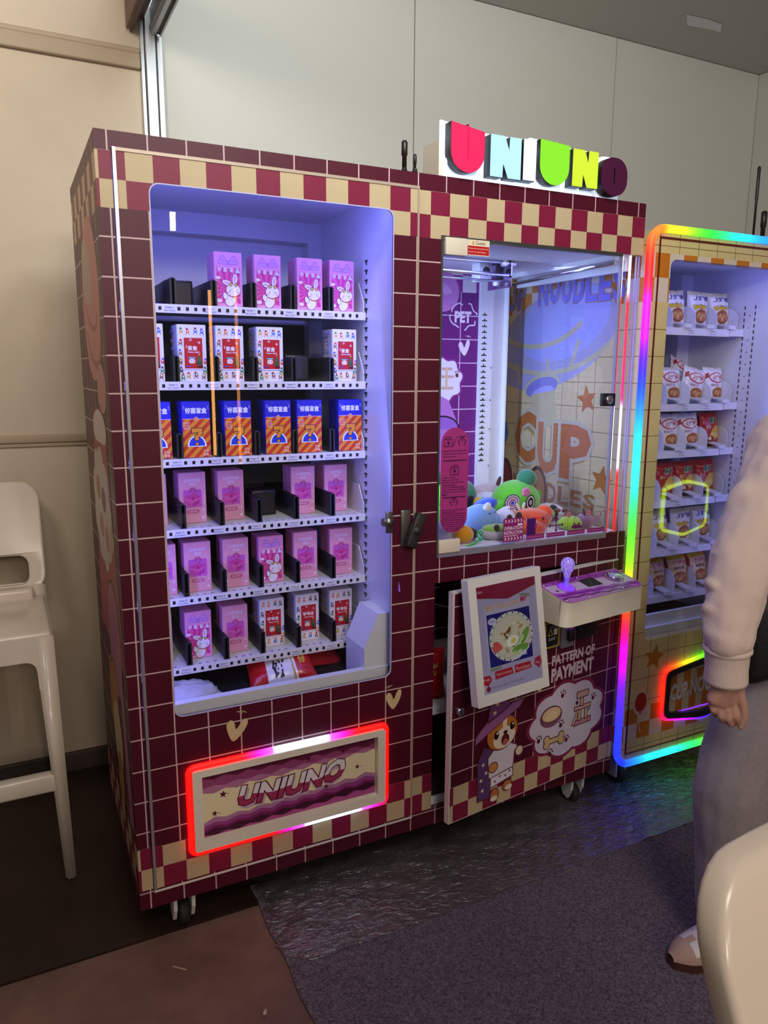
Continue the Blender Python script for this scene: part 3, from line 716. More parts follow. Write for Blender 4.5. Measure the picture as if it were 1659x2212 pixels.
two(lambda e: [(1.010-e, .268-e), (1.108+e, .280-e), (1.112+e, .33), (1.125+e, .345+e), (1.085, .366+e), (1.03, .358+e), (1.005-e, .335)], 'd8d0dc')
two(lambda e: ellp(1.026, .300, .017+e, .015+e, 14), 'c98a4a'); two(lambda e: ellp(1.134, .325, .015+e, .015+e, 14), 'dcc8b0')
mb.pl(DO, [(1.03, .360), (1.06, .352), (1.10, .366)], .006, '8a1f2a')
two(lambda e: ellp(1.060, .405, .062+e, .052+e, 26, rot=12), 'c0722e')
mb.pp(DO, ellp(1.068, .388, .046, .034, 22, rot=12), 'e6d8c6'); mb.pp(DO, [(1.06, .40), (1.075, .40), (1.078, .452), (1.06, .455)], 'e6d8c6')
for x, z in ((1.035, .402), (1.100, .418)): mb.pp(DO, ellp(x, z, .010, .014, 16), '21141a'); mb.pp(DO, ellp(x+.003, z+.006, .0035, .004, 10), 'f0eaf0')
mb.pp(DO, ellp(1.072, .404, .009, .006, 12), '21141a'); mb.pp(DO, ellp(1.072, .380, .017, .019, 16), '5a1a20'); mb.pp(DO, ellp(1.073, .372, .011, .010, 14), 'c05a58')
two(lambda e: [(.95-e, .395-e), (1.02, .428-e), (1.13+e, .475), (1.145+e, .495+e), (1.09, .492+e), (1.00, .458+e), (.955-e, .42+e)], '9a5f96')
two(lambda e: [(1.00-e, .448), (1.09+e, .488), (1.068+e, .512), (1.028, .535+e), (1.008-e, .52)], '7d4680')
mb.pl(DO, [(1.0, .455), (1.045, .470), (1.092, .492)], .007, '5a2a60')
for x, z in ((1.035, .505), (1.055, .520), (1.025, .478)): mb.pp(DO, star(x, z, .010, .4), 'e6cfa0')
obj('door_print', mb, SD)
# payment devices on the door
mb = MB(mat('yellow_plastic', 'a8a018', .45)); mb.rbox(1.205, 1.280, -.02, 0, .640, .745, .006, fr=DOb); mb.m(BLACKP); mb.rbox(1.214, 1.266, -.024, -.018, .650, .722, .003, fr=DOb)
fd = lambda u, v, d=0: DO(u, v, .0241+d)
mb.pr(fd, 1.243, .686, 1.259, .706, 'd0d0d8'); mb.pl(fd, [(1.220, .687), (1.229, .708), (1.238, .687), (1.220, .687)], .002, 'c9c040'); mb.tx(fd, 'ATTENZIONE', 1.225, .711, 1.257, .715, 'd0d0d8'); mb.pr(fd, 1.222, .676, 1.257, .678, 'c0c0c8'); mb.pr(fd, 1.222, .671, 1.250, .673, 'c0c0c8'); obj('note_acceptor', mb, SD)
mb = MB(mat('grey_metal_plate', '8d8a94', .4, .5)); mb.rbox(1.294, 1.352, -.014, 0, .625, .745, .005, fr=DOb); mb.m(BLACKP); mb.rbox(1.313, 1.343, -.032, -.012, .648, .690, .008, fr=DOb)
mb.m(glow('c040ff', 4)); mb.rbox(1.300, 1.347, -.018, -.012, .700, .728, .003, fr=DOb); obj('coin_acceptor', mb, SD)
mb = MB(mat('black_matt', '070608', .6)); mb.rbox(1.369, 1.470, -.012, 0, .640, .755, .002, fr=DOb); obj('card_reader', mb, SD)

# ---- control deck with joystick and button
zt = lambda n: .852-.24*n
pl_ = [(1.181, 0), (1.181, .097)]+[(1.209+.028*cos(t), .097+.028*sin(t)) for t in [pi-pi/2*i/6 for i in range(7)]]+[(1.517+.028*cos(t), .097+.028*sin(t)) for t in [pi/2-pi/2*i/6 for i in range(7)]]+[(1.545, 0)]
mb = MB(CREAM); n = len(pl_)
tp = [mb.vert(DO(u, zt(q)-.002, q)) for u, q in pl_]; t2 = [mb.vert(DO(u, zt(q)-.002, q)) for u, q in pl_]; bt = [mb.vert(DO(u, .747, q)) for u, q in pl_]
mb.face(tp, False); mb.face(bt[::-1], False)
for i in range(n): mb.face((t2[i], t2[(i+1) % n], bt[(i+1) % n], bt[i]), 1 < i < n-2)
CD = obj('control_deck', mb, VM)
nt_ = V((-nw.x*-.24, -nw.y*-.24, 1)).normalized(); nt_ = (V((0, 0, 1))+nw*.24).normalized()
TF = lambda u, q, d=0: DO(u, zt(q), q)+nt_*d
mb = MB('8e4a93')
ins = [(1.363+(u-1.363)*.985, .004+q*.965) for u, q in pl_]
mb.pp(TF, ins, 'b06ab0')
U0, U1, V0, V1 = 1.19, 1.537, .004, .118
for q0, q1, c, ph in ((.004, .012, 'a82cc0', 3), (.014, .021, '7a1488', 5), (.021, .030, '9a3aa6', 8), (.034, .086, 'c9a8cc', 7), (.078, .088, 'a838b8', 6), (.088, .098, '7c1486', 4), (.098, .104, 'c050d8', 6), (.106, .112, '560a52', 9)):
    a = zig(q0, .0042, ph, .022, 11); b = zig(q1, .0042, ph, .022, 11)
    mb.pp(TF, a+b[::-1], c)
mb.pp(TF, [(1.337, .027), (1.405, .025), (1.404, .073), (1.338, .071)], '2a2228'); mb.pl(TF, [(1.385, .03), (1.362, .066)], .0012, '6a6068')
for x, q, r in ((1.215, .056, .008), (1.212, .085, .006), (1.205, .10, .005), (1.400, .010, .006), (1.525, .055, .006)): mb.pp(TF, star(x, q, r), '5a1040')
for k, c in ((.029, '8a2f8c'), (.0265, 'a65fd0')): mb.pp(TF, ellp(1.262, .048, k, k, 26), c)
for k, c in ((.033, '7a2a80'), (.029, 'b070b4')): mb.pp(TF, ellp(1.480, .050, k, k, 26), c)
obj('deck_print', mb, CD)
mb = MB(CHROME)
for x, q in ((1.20, .014), (1.35, .012), (1.49, .012), (1.20, .108), (1.29, .116), (1.45, .112), (1.53, .09)): mb.lathe([(.004, 0), (.004, .0012), (.0015, .003), (0, .003)], TF(x, q), nt_, 10)
obj('deck_screw', mb, CD, kind='stuff')
mb = MB(glow('7a30ff', 1.3)); mb.lathe([(.026, 0), (.024, .003), (.010, .004), (0, .004)], TF(1.262, .048, .0008), nt_, 24)
jt = V((.02, 0, 1)).normalized(); jb = TF(1.262, .048)
mb.m(mat('clear_violet_stem', 'b09cf0', .1, .3, emit='6a50ff', es=.35)); mb.lathe([(.007, 0), (.007, .028), (.009, .030), (.010, .036), (.009, .038)], jb, jt, 14)
JS = obj('joystick', mb, CD)
bm_ = mat('sparkling_violet_ball', 'b79cff', .08, emit='7a52ff', es=.6, bump=(700, 1.), coat=1)
nt, b_ = nodes(bm_); vo = nt.nodes.new('ShaderNodeTexVoronoi'); vo.inputs['Scale'].default_value = 210; rp = nt.nodes.new('ShaderNodeValToRGB'); tc_ = nt.nodes.new('ShaderNodeTexCoord'); nt.links.new(tc_.outputs['Object'], vo.inputs['Vector'])
rp.color_ramp.elements[0].color = (.75, .6, 1, 1); rp.color_ramp.elements[1].color = (.09, .03, .55, 1); rp.color_ramp.elements[1].position = .6; nt.links.new(vo.outputs['Distance'], rp.inputs[0]); nt.links.new(rp.outputs[0], b_.inputs['Emission Color'])
mb = MB(bm_); mb.lathe([(.009, .036), (.012, .044), (.0145, .050), (.0195, .060), (.0215, .070), (.0205, .080), (.0155, .089), (.008, .094), (0, .0955)], jb, jt, 22); obj('ball_knob', mb, JS)
mb = MB(CHROME); mb.lathe([(.023, 0), (.023, .006), (.021, .008), (.018, .006)], TF(1.480, .050, .001), nt_, 28); BT = obj('button', mb, CD)
mb = MB(mat('clear_button_cap', 'a9a0c8', .1, 0, emit='6040a0', es=.3, coat=1)); mb.lathe([(.018, .004), (.017, .010), (.012, .012), (0, .012)], TF(1.480, .050, .001), nt_, 28); obj('button_cap', mb, BT)

# ---- tilted touch screen on the door
c0 = V((1.018, -.16, .751)); ti = math.radians(9.6); nb = -nw; ru = -aw
upv = V((0, 0, 1))*cos(ti)+nb*sin(ti); inn = nb*cos(ti)-V((0, 0, 1))*sin(ti)
SC = lambda u, v, d=0: c0+ru*u+upv*v-inn*d
mb = MB(WHITE)
mb.plate([rrect(-.1395, -.1785, .1395, .1785, .004, 2), [(-.112, -.148), (-.112, .153), (.116, .153), (.116, -.148)]], SC, 0, -.028)
mb.box(-.05, .05, .028, .075, -.06, .06, lambda u, y, v: SC(u, v, -y)); mb.box(-.135, .135, .020, .030, -.174, .174, lambda u, y, v: SC(u, v, -y))
TS = obj('touch_screen', mb, VM)
def sk(c, k=.33): return mat('screen_%s_%g' % (c, k), '0b0b0d', .12, emit=c, es=k, spec=.6)
mb = MB(sk('b0a4c4')); S2 = lambda u, v, d=0: SC(u, v, -.004+d)
mb.plate([[(-.113, -.149), (.117, -.149), (.117, .154), (-.113, .154)]], S2, 0)
q = lambda pts, c, k=.33: mb.pp(S2, pts, sk(c, k))
q([(-.112, .153), (.116, .153), (.116, .128), (.006, .104), (-.112, .122)], '8a1030')
mb.tx(S2, 'UNIUNO', -.108, .134, -.088, .140, sk('e0d0d8'))
q([(-.086, .096), (.088, .096), (.088, -.080), (-.086, -.080)], 'bdb2cc')
mb.tx(S2, 'MENU FOOD & DRINK', -.080, .081, .050, .096, sk('d09a48'), .01); mb.tx(S2, '美味', .052, .086, .082, .102, sk('b02048'), .04)
q([(.05, .112), (.092, .106), (.092, .098), (.05, .104)], '7f8a70')
q([(-.080, .070), (.086, .070), (.086, -.078), (-.080, -.078)], '1a1a70')
cx, cz = .008, -.004
for r1, r2, c in ((.084, .070, 'd8d0c4'), (.076, .063, 'c9c2ae'), (.070, .058, 'd8ceb4')): q(ellp(cx, cz, r1, r2, 36), c)
for i in range(22):
    t = 2*pi*i/22; q(ellp(cx+.080*cos(t), cz+.0665*sin(t), .0025, .003, 8), '16243a')
rn = random.Random(3)
for i in range(26): 
    t = rn.uniform(0, 6.28); r = rn.uniform(.2, .9); q(ellp(cx+.060*r*cos(t), cz+.048*r*sin(t), rn.uniform(.004, .011), rn.uniform(.003, .006), 10, rot=rn.uniform(0, 180)), rn.choice(['c9b98a', 'b9a27a', 'd8c896', '7a4a2a', 'c08a50', 'e0d4a8']))
for x, z in ((-.052, -.018), (-.044, -.026), (-.056, -.030)): q(ellp(x, z, .014, .009, 14, rot=-20), 'd0524e')
for x, z, r in ((.048, -.020, 40), (.058, -.008, 50), (.030, -.044, 10), (.044, -.045, 15)): q(ellp(x, z, .026, .011, 16, rot=r), '6f9a40'); q(ellp(x-.012, z-.008, .012, .006, 12, rot=r), 'b8cf90')
q(ellp(.008, -.018, .023, .0145, 20, rot=15), 'f0ece0'); q(ellp(.012, -.017, .011, .008, 16, rot=15), 'd8cc60')
q(ellp(-.062, .050, .016, .010, 14), 'c9c0da'); mb.tx(S2, '好味', -.072, .046, -.053, .054, sk('3a3a90'))
mb.tx(S2, '拉面', .030, -.066, .060, -.050, sk('d8d4e8'), .02); mb.tx(S2, '好吃', -.002, -.076, .030, -.062, sk('d8d4e8'), .02)
q([(-.080, -.080), (-.040, -.078), (-.042, -.086), (-.082, -.088)], '7f8a70')
def btn(x0, x1, z0, z1, t, pts=None):
    q(pts or [(x0, z0), (x1, z0+.003), (x1-.004, z1), (x0, z1)], 'b0202c'); mb.tx(S2, t, x0+.006, z0+.006, x1-.006, z1-.006, sk('e0b0b4'))
btn(-.068, .002, -.113, -.090, 'Start Lottery'); btn(.008, .074, -.111, -.088, 'Purchase')
q([(-.112, -.096), (-.088, -.096), (-.080, -.110), (-.096, -.126), (-.112, -.118)], 'b0202c'); mb.tx(S2, 'Help', -.110, -.112, -.088, -.103, sk('e0b0b4'))
q([(.084, -.100), (.090, -.084), (.112, -.080), (.116, -.100), (.104, -.116)], 'a82848'); mb.tx(S2, 'Play', .091, -.103, .110, -.095, sk('e0b0b4'))
q(ellp(-.096, -.134, .008, .008, 16), '8a1c2c'); mb.tx(S2, 'After Sales Phone: 19951021598', -.084, -.136, .035, -.130, sk('5a5468'))
obj('screen_panel', mb, TS)
mb = MB(glass_mat('screen_glass', (.96, .96, .97), 1.5)); mb.plate([[(-.113, -.149), (.117, -.149), (.117, .154), (-.113, .154)]], SC, -.002); obj('screen_glass', mb, TS)

# ---- left side graphics
mb = MB(); fl_ = frame((0, 0, 0), (0, 1, 0), (0, 0, 1), (-1, 0, 0))
mb.pp(fl_, ellp(.26, 1.655, .19, .20, 30, rot=25), 'c9837a'); mb.pp(fl_, ellp(.33, 1.73, .10, .075, 24, rot=30), 'b9a08e'); mb.pl(fl_, ellp(.24, 1.60, .16, .10, 20, 180, 330, rot=15), .018, 'a8625c'); mb.pl(fl_, ellp(.26, 1.66, .13, .07, 20, 190, 330, rot=15), .014, 'a8625c')
mb.pp(fl_, ellp(.14, 1.44, .09, .06, 24), 'c98a80'); mb.pp(fl_, ellp(.25, 1.32, .16, .07, 24), 'a8323c'); mb.pp(fl_, ellp(.25, 1.335, .14, .05, 24), 'd8c9c4')
mb.pp(fl_, [(.12, 1.30), (.40, 1.30), (.50, .75), (.02, .75)], 'a84a54')
mb.pp(fl_, blob(.30, 1.12, .17, .15, 9, .14), 'c9b9b4')
for a, b, c in ((.36, 1.17, 'a87a4c'), (.25, 1.15, '7a4060'), (.33, 1.07, 'b08a60'), (.22, 1.05, 'c08070')): mb.pp(fl_, ellp(a, b, .045, .035, 16), c)
heart(mb, fl_, .11, 1.06, .07, 10, 'cdb68b', 1)
mb.pp(fl_, ellp(.20, .78, .13, .16, 26), 'b06a86'); mb.pl(fl_, ellp(.20, .78, .13, .16, 26), .008, '4a1a2c')
mb.pp(fl_, [(.10, .78), (.16, .80), (.10, .30), (.02, .32)], 'b06a86'); mb.pp(fl_, ellp(.30, .58, .10, .12, 24), 'b07840'); mb.pp(fl_, ellp(.26, .48, .09, .10, 24), 'cdb68b'); mb.pl(fl_, ellp(.27, .52, .13, .18, 26), .007, '4a1a2c')
mb.pp(fl_, ellp(.24, .36, .06, .08, 18), 'b07840')
obj('side_print', mb, VM)

# ================================================================ lit letters on the roof
SG = thing('illuminated_sign', 'row of multicoloured lit letters spelling the machine name on white backing', 'sign', (1.18, .02, ZT))
BLK = mat('letter_side', '17100f', .5)
def Upoly(x0, x1, z0, z1, sl):
    r = (x1-x0)/2
    return [(x0, z1), (x0+sl*.0, z0+r*.95)]+[(x0+r+r*cos(t), z0+r*.95+r*.95*sin(t)) for t in [pi+pi*i/14 for i in range(1, 14)]]+[(x1, z0+r*.95), (x1, z1-sl)]
def slit(x, z0, z1, w): return [(x-w, z0), (x+w, z0), (x+w, z1), (x-w, z1)]
def Npoly(x0, x1, z0, z1):
    w_ = x1-x0
    return [(x0, z0), (x0+w_*.40, z0), (x0+w_*.42, z0+(z1-z0)*.34), (x0+w_*.58, z0), (x1, z0), (x1, z1), (x0+w_*.62, z1), (x0+w_*.60, z1-(z1-z0)*.32), (x0+w_*.46, z1), (x0, z1)]
LET = [('U', Upoly(.874, .978, 2.001, 2.121, .014), [slit(.927, 2.035, 2.120, .0022)], 'ff1f62', 1.0),
       ('N', Npoly(.997, 1.097, 2.001, 2.106), [], 'b4e4ff', 1.25), ('I', [(1.105, 2.003), (1.148, 2.003), (1.148, 2.108), (1.105, 2.108)], [], 'f4fbff', 1.25),
       ('U', Upoly(1.161, 1.264, 2.000, 2.115, .006), [slit(1.214, 2.035, 2.114, .0022)], '8ef02a', 1.05),
       ('N', Npoly(1.276, 1.369, 2.006, 2.105), [], 'd6f032', 1.1),
       ('O', ellp(1.432, 2.047, .050, .052, 28), [slit(1.432, 2.026, 2.072, .0022)], None, 0)]
def roundO(): 
    return rrect(1.382, 1.995, 1.482, 2.099, .044, 7)
mb = MB(mat('white_acrylic_backing', 'e6eaee', .3, emit='cfe2ff', es=.5))
for k_, (nm, pts, hl, c, es) in enumerate(LET):
    if nm == 'O': pts = roundO()
    xa_, xb_ = min(p[0] for p in pts), max(p[0] for p in pts); za_, zb_ = min(p[1] for p in pts), max(p[1] for p in pts); cx_, cz_ = (xa_+xb_)/2-.004, (za_+zb_)/2-.002
    if nm in 'NI': pts = [(xa_, za_), (xb_, za_), (xb_, zb_), (xa_, zb_)]
    e1, e2 = 1+.024/(xb_-xa_), 1+.020/(zb_-za_)
    mb.plate([[(cx_+(x-cx_)*e1, max(1.991, cz_+(z-cz_)*e2)) for x, z in pts]], XZ(.012+.0002*k_), 0, -.008)
mb.plate([[(.872, 1.991), (1.482, 1.991), (1.482, 2.03), (.872, 2.03)]], XZ(.0135), 0, -.006)
mb.m(CREAM); mb.box(.86, .872, .015, .10, 1.991, 2.085); mb.box(.872, 1.486, .020, .10, 1.991, 2.02)
obj('backing_plate', mb, SG)
for nm, pts, hl, c, es in LET:
    if nm == 'O': pts = roundO()
    mb = MB(BLK); fz = XZ(-.022)
    mb.plate([pts]+hl, fz, -.0002, -.030)
    if c: mb.m(glow(c, es))
    else: mb.m(mat('unlit_purple_face', '4a1238', .35))
    k_ = mb.d(); mb.plate([pts]+hl, fz, .0008)
    lo = obj('letter', mb, SG)
    lo['label'] = {'ff1f62': 'pink lit letter U', 'b4e4ff': 'pale blue lit letter N', 'f4fbff': 'white lit letter I', '8ef02a': 'green lit letter U', 'd6f032': 'yellow lit letter N', None: 'dark purple unlit letter O'}[c]
mb = MB(glow('cfe6ff', 3.5)); mb.tube([(.878, .006, 2.0), (.878, .006, 2.115)], .0025, 6); mb.tube([(.88, .006, 1.997), (1.375, .006, 1.997)], .0025, 6); mb.tube([(.99, .006, 2.01), (.99, .006, 2.10)], .0025, 6); mb.tube([(1.155, .006, 2.01), (1.155, .006, 2.10)], .0025, 6); mb.tube([(1.27, .006, 2.01), (1.27, .006, 2.10)], .0025, 6); obj('backlight_tube', mb, SG)

# ---- aerials
AN = mat('aerial_black', '1d0f10', .4)
def aerial(x, y, z, h, r, label, base=True):
    mb = MB(AN)
    if base: mb.lathe([(.022, 0), (.018, .012), (.008, .022), (.006, .03)], (x, y, z), seg=14)
    mb.lathe([(0, .0), (r*.75, .0), (r*.75, h*.6), (r, h*.62), (r, h-.006), (r*.6, h-.001), (0, h)], (x, y, z), seg=12)
    return tag(obj('aerial', mb, origin=(x, y, z)), label, 'antenna')
aerial(.792, .08, ZT, .098, .0085, 'short thick black aerial with a flared base on the maroon machine')
aerial(.824, .08, ZT, .068, .005, 'short thin black aerial beside the thicker one on the maroon machine')

# ================================================================ gift boxes
def box_body(h, c, c2, w=.0375):
    mb = MB(ink(c)); mb.rbox(-w, w, -w, w, 0, h, .0015, 1, sm=False)
    return mb
def sunburst(mb, f, cx, cz, x0, x1, z0, z1, c, n=15):
    for i in range(n):
        a, b = 2*pi*i/n, 2*pi*(i+.5)/n
        P_ = [(cx, cz), (cx+.2*cos(a), cz+.2*sin(a)), (cx+.2*cos(b), cz+.2*sin(b))]
        for g in (lambda p: p[0]-x0, lambda p: x1-p[0], lambda p: p[1]-z0, lambda p: z1-p[1]): P_ = clip(P_, g) if len(P_) > 2 else P_
        if len(P_) > 2: mb.pp(f, P_, c)
def bunny_print(mb):
    f = XZ(-.0375); h = .14
    mb.pr(f, -.0365, .001, .0365, h-.001, 'de8fc0'); mb.pr(f, -.031, .010, .031, .100, 'e0559f'); sunburst(mb, f, -.004, .045, -.031, .031, .010, .100, 'c92f8c')
    mb.pp(f, ellp(0, .112, .034, .014, 20), 'de8fc0')
    for s in (-1, 1):
        mb.pp(f, [(s*.003, .117), (s*.012, .130), (s*.020, .130), (s*.022, .117)], 'c88ad8'); mb.pl(f, [(s*.003, .117), (s*.012, .130), (s*.020, .130), (s*.022, .117)], .001, '9a5ab0')
        mb.pp(f, [(s*.004, .108), (s*.027, .110), (s*.027, .119), (s*.004, .117)], 'c88ad8'); mb.pl(f, [(s*.004, .108), (s*.027, .110), (s*.027, .119), (s*.004, .117)], .001, '9a5ab0')
    mb.pr(f, -.0035, .107, .0035, .119, 'b274c8')
    for x, t in ((-.024, '惊'), (-.009, '喜'), (.008, '盲')): mb.tx(f, t, x-.005, .089, x+.006, .101, 'e8d0ea', .03)
    mb.pp(f, [(.018, .088), (.032, .088), (.025, .103)], 'c8d0f0')
    mb.pp(f, ellp(-.026, .016, .008, .005, 12), 'e8d6ee'); mb.pp(f, ellp(-.028, .074, .007, .004, 12), 'e8d6ee')
    o, wh = '5a3a6a', 'e6def2'
    def two_(g, c): mb.pp(f, g(.001), o); mb.pp(f, g(0), c)
    two_(lambda e: ellp(-.004, .062, .013+e, .0065+e, 14, rot=-18), wh); two_(lambda e: ellp(.017, .072, .0065+e, .014+e, 14, rot=-8), wh)
    mb.pp(f, ellp(-.005, .062, .008, .003, 12, rot=-18), 'e0a0c0'); mb.pp(f, ellp(.017, .073, .003, .009, 12, rot=-8), 'e0a0c0')
    two_(lambda e: ellp(.004, .020, .014+e, .018+e, 16, rot=-20), wh)
    two_(lambda e: ellp(.012, .044, .019+e, .016+e, 20), wh); two_(lambda e: ellp(-.010, .028, .0055+e, .009+e, 14, rot=15), wh)
    for x in (.005, .019): mb.pp(f, ellp(x, .058, .005, .005, 12), o); mb.pp(f, ellp(x, .058, .0036, .0036, 12), 'd8b04a')
    for x in (.004, .020): mb.pp(f, ellp(x, .043, .0012, .0016, 8), '2a1a2a'); mb.pp(f, ellp(x+(.004 if x > .01 else -.004), .038, .003, .002, 8), 'e890b0')
    mb.pl(f, [(-.002, .030), (.012, .026), (.026, .032)], .002, 'b04a3a'); mb.pp(f, ellp(.018, .024, .003, .003, 10), 'd8902a')
def toys(mb, f, rows, seed, h):
    rn = random.Random(seed); cs = ['2f5fc9', 'c8282f', '1d2a3a', 'd9a01f', '8a4a24', '6a4ab8', '2f8a4a', 'd8703a']
    for x, z in rows:
        c = rn.choice(cs); mb.pp(f, ellp(x, z, .0045, .005, 10), c); mb.pp(f, ellp(x+rn.uniform(-.002, .002), z+.006, .0032, .0032, 10), rn.choice(cs)); mb.pp(f, ellp(x, z+.0015, .002, .0025, 8), 'ece6ec')
        mb.pl(f, [(x-.004, z-.004), (x-.005, z-.009)], .0016, c); mb.pl(f, [(x+.003, z-.004), (x+.004, z-.009)], .0016, c)
def xmas_print(title, sub, seed, h=.147):
    def g(mb):
        f = XZ(-.0375)
        mb.pr(f, -.0365, .001, .0365, h-.001, 'e4e0ea')
        toys(mb, f, [(-.027, h-.017), (-.010, h-.018), (.010, h-.016), (.027, h-.018), (-.030, h-.046), (-.031, .075), (-.031, .052), (-.030, .030), (.0325, .052), (.031, .030), (-.012, .016), (.008, .017), (.028, .014), (-.026, .012)], seed, h)
        mb.pr(f, -.0235, .032, .0285, h-.032, 'e9e4ee'); mb.pr(f, -.0215, .034, .0265, h-.034, 'b8141f')
        rn = random.Random(seed)
        for i in range(9): x, z = rn.uniform(-.018, .023), rn.uniform(.085, h-.040); mb.pp(f, ellp(x, z, .001, .001, 6), 'e8a0a0')
        for x, z in ((-.004, h-.039), (.018, h-.046)): 
            for k in range(3): mb.pl(f, [(x-.004*cos(k*pi/3), z-.004*sin(k*pi/3)), (x+.004*cos(k*pi/3), z+.004*sin(k*pi/3))], .0008, 'e8d8e4')
        mb.tx(f, title, -.012 if len(title) == 2 else -.015, .081, .013 if len(title) == 2 else .019, .093, 'eadfe6', .03); mb.tx(f, sub, -.012, .0745, .018, .079, 'eadfe6', .02)
        mb.pl(f, [(-.014, .093), (-.017, .089), (-.013, .086)], .0012, 'eadfe6')
        mb.pp(f, [(-.012, .060), (.008, .060), (.006, .064), (-.010, .064)], '6aa0a8'); mb.pp(f, ellp(-.002, .053, .0085, .007, 16), 'ecd2c6')
        for x in (-.005, .002): mb.pp(f, ellp(x, .053, .001, .0016, 8), '2a1a1a')
        mb.pp(f, ellp(-.002, .042, .006, .006, 12), 'c01a24')
        mb.pp(f, [(.009, .044), (.025, .044), (.017, .066)], '1f5a2c'); mb.pp(f, [(.011, .054), (.023, .054), (.017, .070)], '2a6a34'); mb.pp(f, star(.017, .071, .003), 'e0c030'); mb.pp(f, ellp(.019, .039, .008, .003, 12), '501014')
        mb.pp(f, ellp(-.012, .040, .006, .002, 10), '5040a0')
        fs_ = frame((-.0375, 0, 0), (0, -1, 0), (0, 0, 1), (-1, 0, 0))
        toys(mb, fs_, [(x, z) for x in (-.024, -.008, .008, .024) for z in (.018, .040, .062, .084, .106, .128)], seed+5, h)
    return g
def luck_print(mb):
    f = XZ(-.0375); h = .15
    x0, x1, z1 = -.0365, .0365, .104
    mb.pr(f, x0, .001, x1, z1, 'c9301f')
    for i in range(-5, 6):
        b = i*.026; P_ = [(b-.06, -.01), (b-.047, -.01), (b+.075, .115), (b+.062, .115)]
        for g in (lambda p: p[0]-x0, lambda p: x1-p[0], lambda p: p[1]-.001, lambda p: z1-p[1]): P_ = clip(P_, g) if len(P_) > 2 else P_
        if len(P_) > 2: mb.pp(f, P_, 'd98a1c')
    mb.pr(f, x0, z1, x1, h-.001, '2322b4'); mb.pr(f, x0, z1-.0007, x1, z1+.0007, 'd8b0c8')
    mb.pp(f, ellp(0, z1, .0055, .0055, 16), 'e8b0a0'); mb.pp(f, ellp(0, z1, .004, .004, 14), 'e08a20')
    mb.tx(f, '惊喜盲盒', -.029, .118, .029, .134, 'dcdcf4', .035)
    for s in (-1, 1): mb.pl(f, [(s*.030, .134), (s*.034, .138)], .001, 'dcdcf4'); mb.pl(f, [(s*.031, .131), (s*.035, .131)], .001, 'dcdcf4')
    for i, t in enumerate(('GOOD', 'LUCK', 'BOX')): mb.tx(f, t, -.033, .090-.007*i, -.017, .0955-.007*i, 'f0b0a0', .03)
    mb.pp(f, [(-.026, .030)]+ellp(0, .032, .025, .028, 20, 180, 0)+[(.026, .030)], 'eef0fa'); mb.pp(f, [(-.022, .032)]+ellp(0, .033, .021, .024, 20, 180, 0)+[(.022, .032)], '2434b8')
    K = [(-.013, .067), (-.013, .079), (.015, .079), (.015, .062), (.005, .055), (.005, .047), (-.005, .047), (-.005, .058), (.004, .064), (.004, .069)]
    mb.pl(f, K+K[:1], .0035, '20203a'); mb.pp(f, K, 'e08a20'); mb.pp(f, ellp(0, .037, .0055, .005, 14), '20203a'); mb.pp(f, ellp(0, .037, .004, .0038, 14), 'e08a20')
    mb.tx(f, '好运', .016, .014, .031, .0215, 'f0c0b0', .02); mb.tx(f, '盲盒', .016, .005, .031, .0125, 'f0c0b0', .02)
def surprise_print(mb):
    f = XZ(-.0375); h = .143
    mb.pr(f, -.0365, .001, .0365, h-.001, 'dd96b2')
    mb.tx(f, 'SURPRISE', -.022, .117, .023, .125, 'd9c8e6', .02); mb.tx(f, 'BOX', -.008, .106, .011, .114, 'd9c8e6', .02)
    mb.pp(f, rrect(-.026, .044, .026, .094, .005, 3), 'c95ab4')
    for i in range(4): mb.pl(f, [(-.025, .05+.012*i), (-.025+.012*(4-i), .093)], .0008, 'a050c0'); mb.pl(f, [(.025, .05+.012*i), (.025-.012*(4-i), .093)], .0008, 'a050c0')
    mb.pp(f, [(-.026, .074), (0, .082), (.026, .074), (0, .064)], 'c83a96'); mb.pp(f, [(-.018, .071), (0, .064), (0, .046), (-.018, .054)], 'd04aa0'); mb.pp(f, [(.018, .071), (0, .064), (0, .046), (.018, .054)], 'b83090'); mb.pp(f, [(-.026, .074), (-.018, .071), (0, .064), (-.008, .060)], 'd860ac'); mb.pp(f, [(.026, .074), (.018, .071), (0, .064), (.008, .060)], 'd860ac')
    Q = [(-.008, .088), (-.005, .097), (.004, .098), (.009, .091), (.006, .084), (.001, .080), (.001, .075)]
    mb.pl(f, Q, .0045, '8a2064'); mb.pl(f, Q, .003, 'c84a8a'); mb.pp(f, ellp(.001, .069, .0028, .0028, 12), '8a2064'); mb.pp(f, star(.002, .060, .002), 'e0c050')
    mb.pp(f, rrect(-.018, .0275, .017, .0375, .0049, 5), 'c25a86'); mb.tx(f, 'GOOD LUCK', -.013, .030, .012, .035, 'e8c0d4', .03)
    mb.pp(f, ellp(-.028, .020, .005, .005, 12), 'e6c0d0'); mb.pp(f, ellp(.028, .014, .004, .004, 12), 'e6c8da'); mb.pp(f, ellp(.029, .036, .002, .004, 10, rot=-20), 'e6c8da'); mb.pp(f, ellp(-.028, .008, .004, .0025, 10), 'e6c8da')
    rn = random.Random(2)
    for i in range(14): mb.pp(f, ellp(rn.uniform(-.034, .034), rn.uniform(.005, .138), .0009, .0009, 6), 'ecccdc')
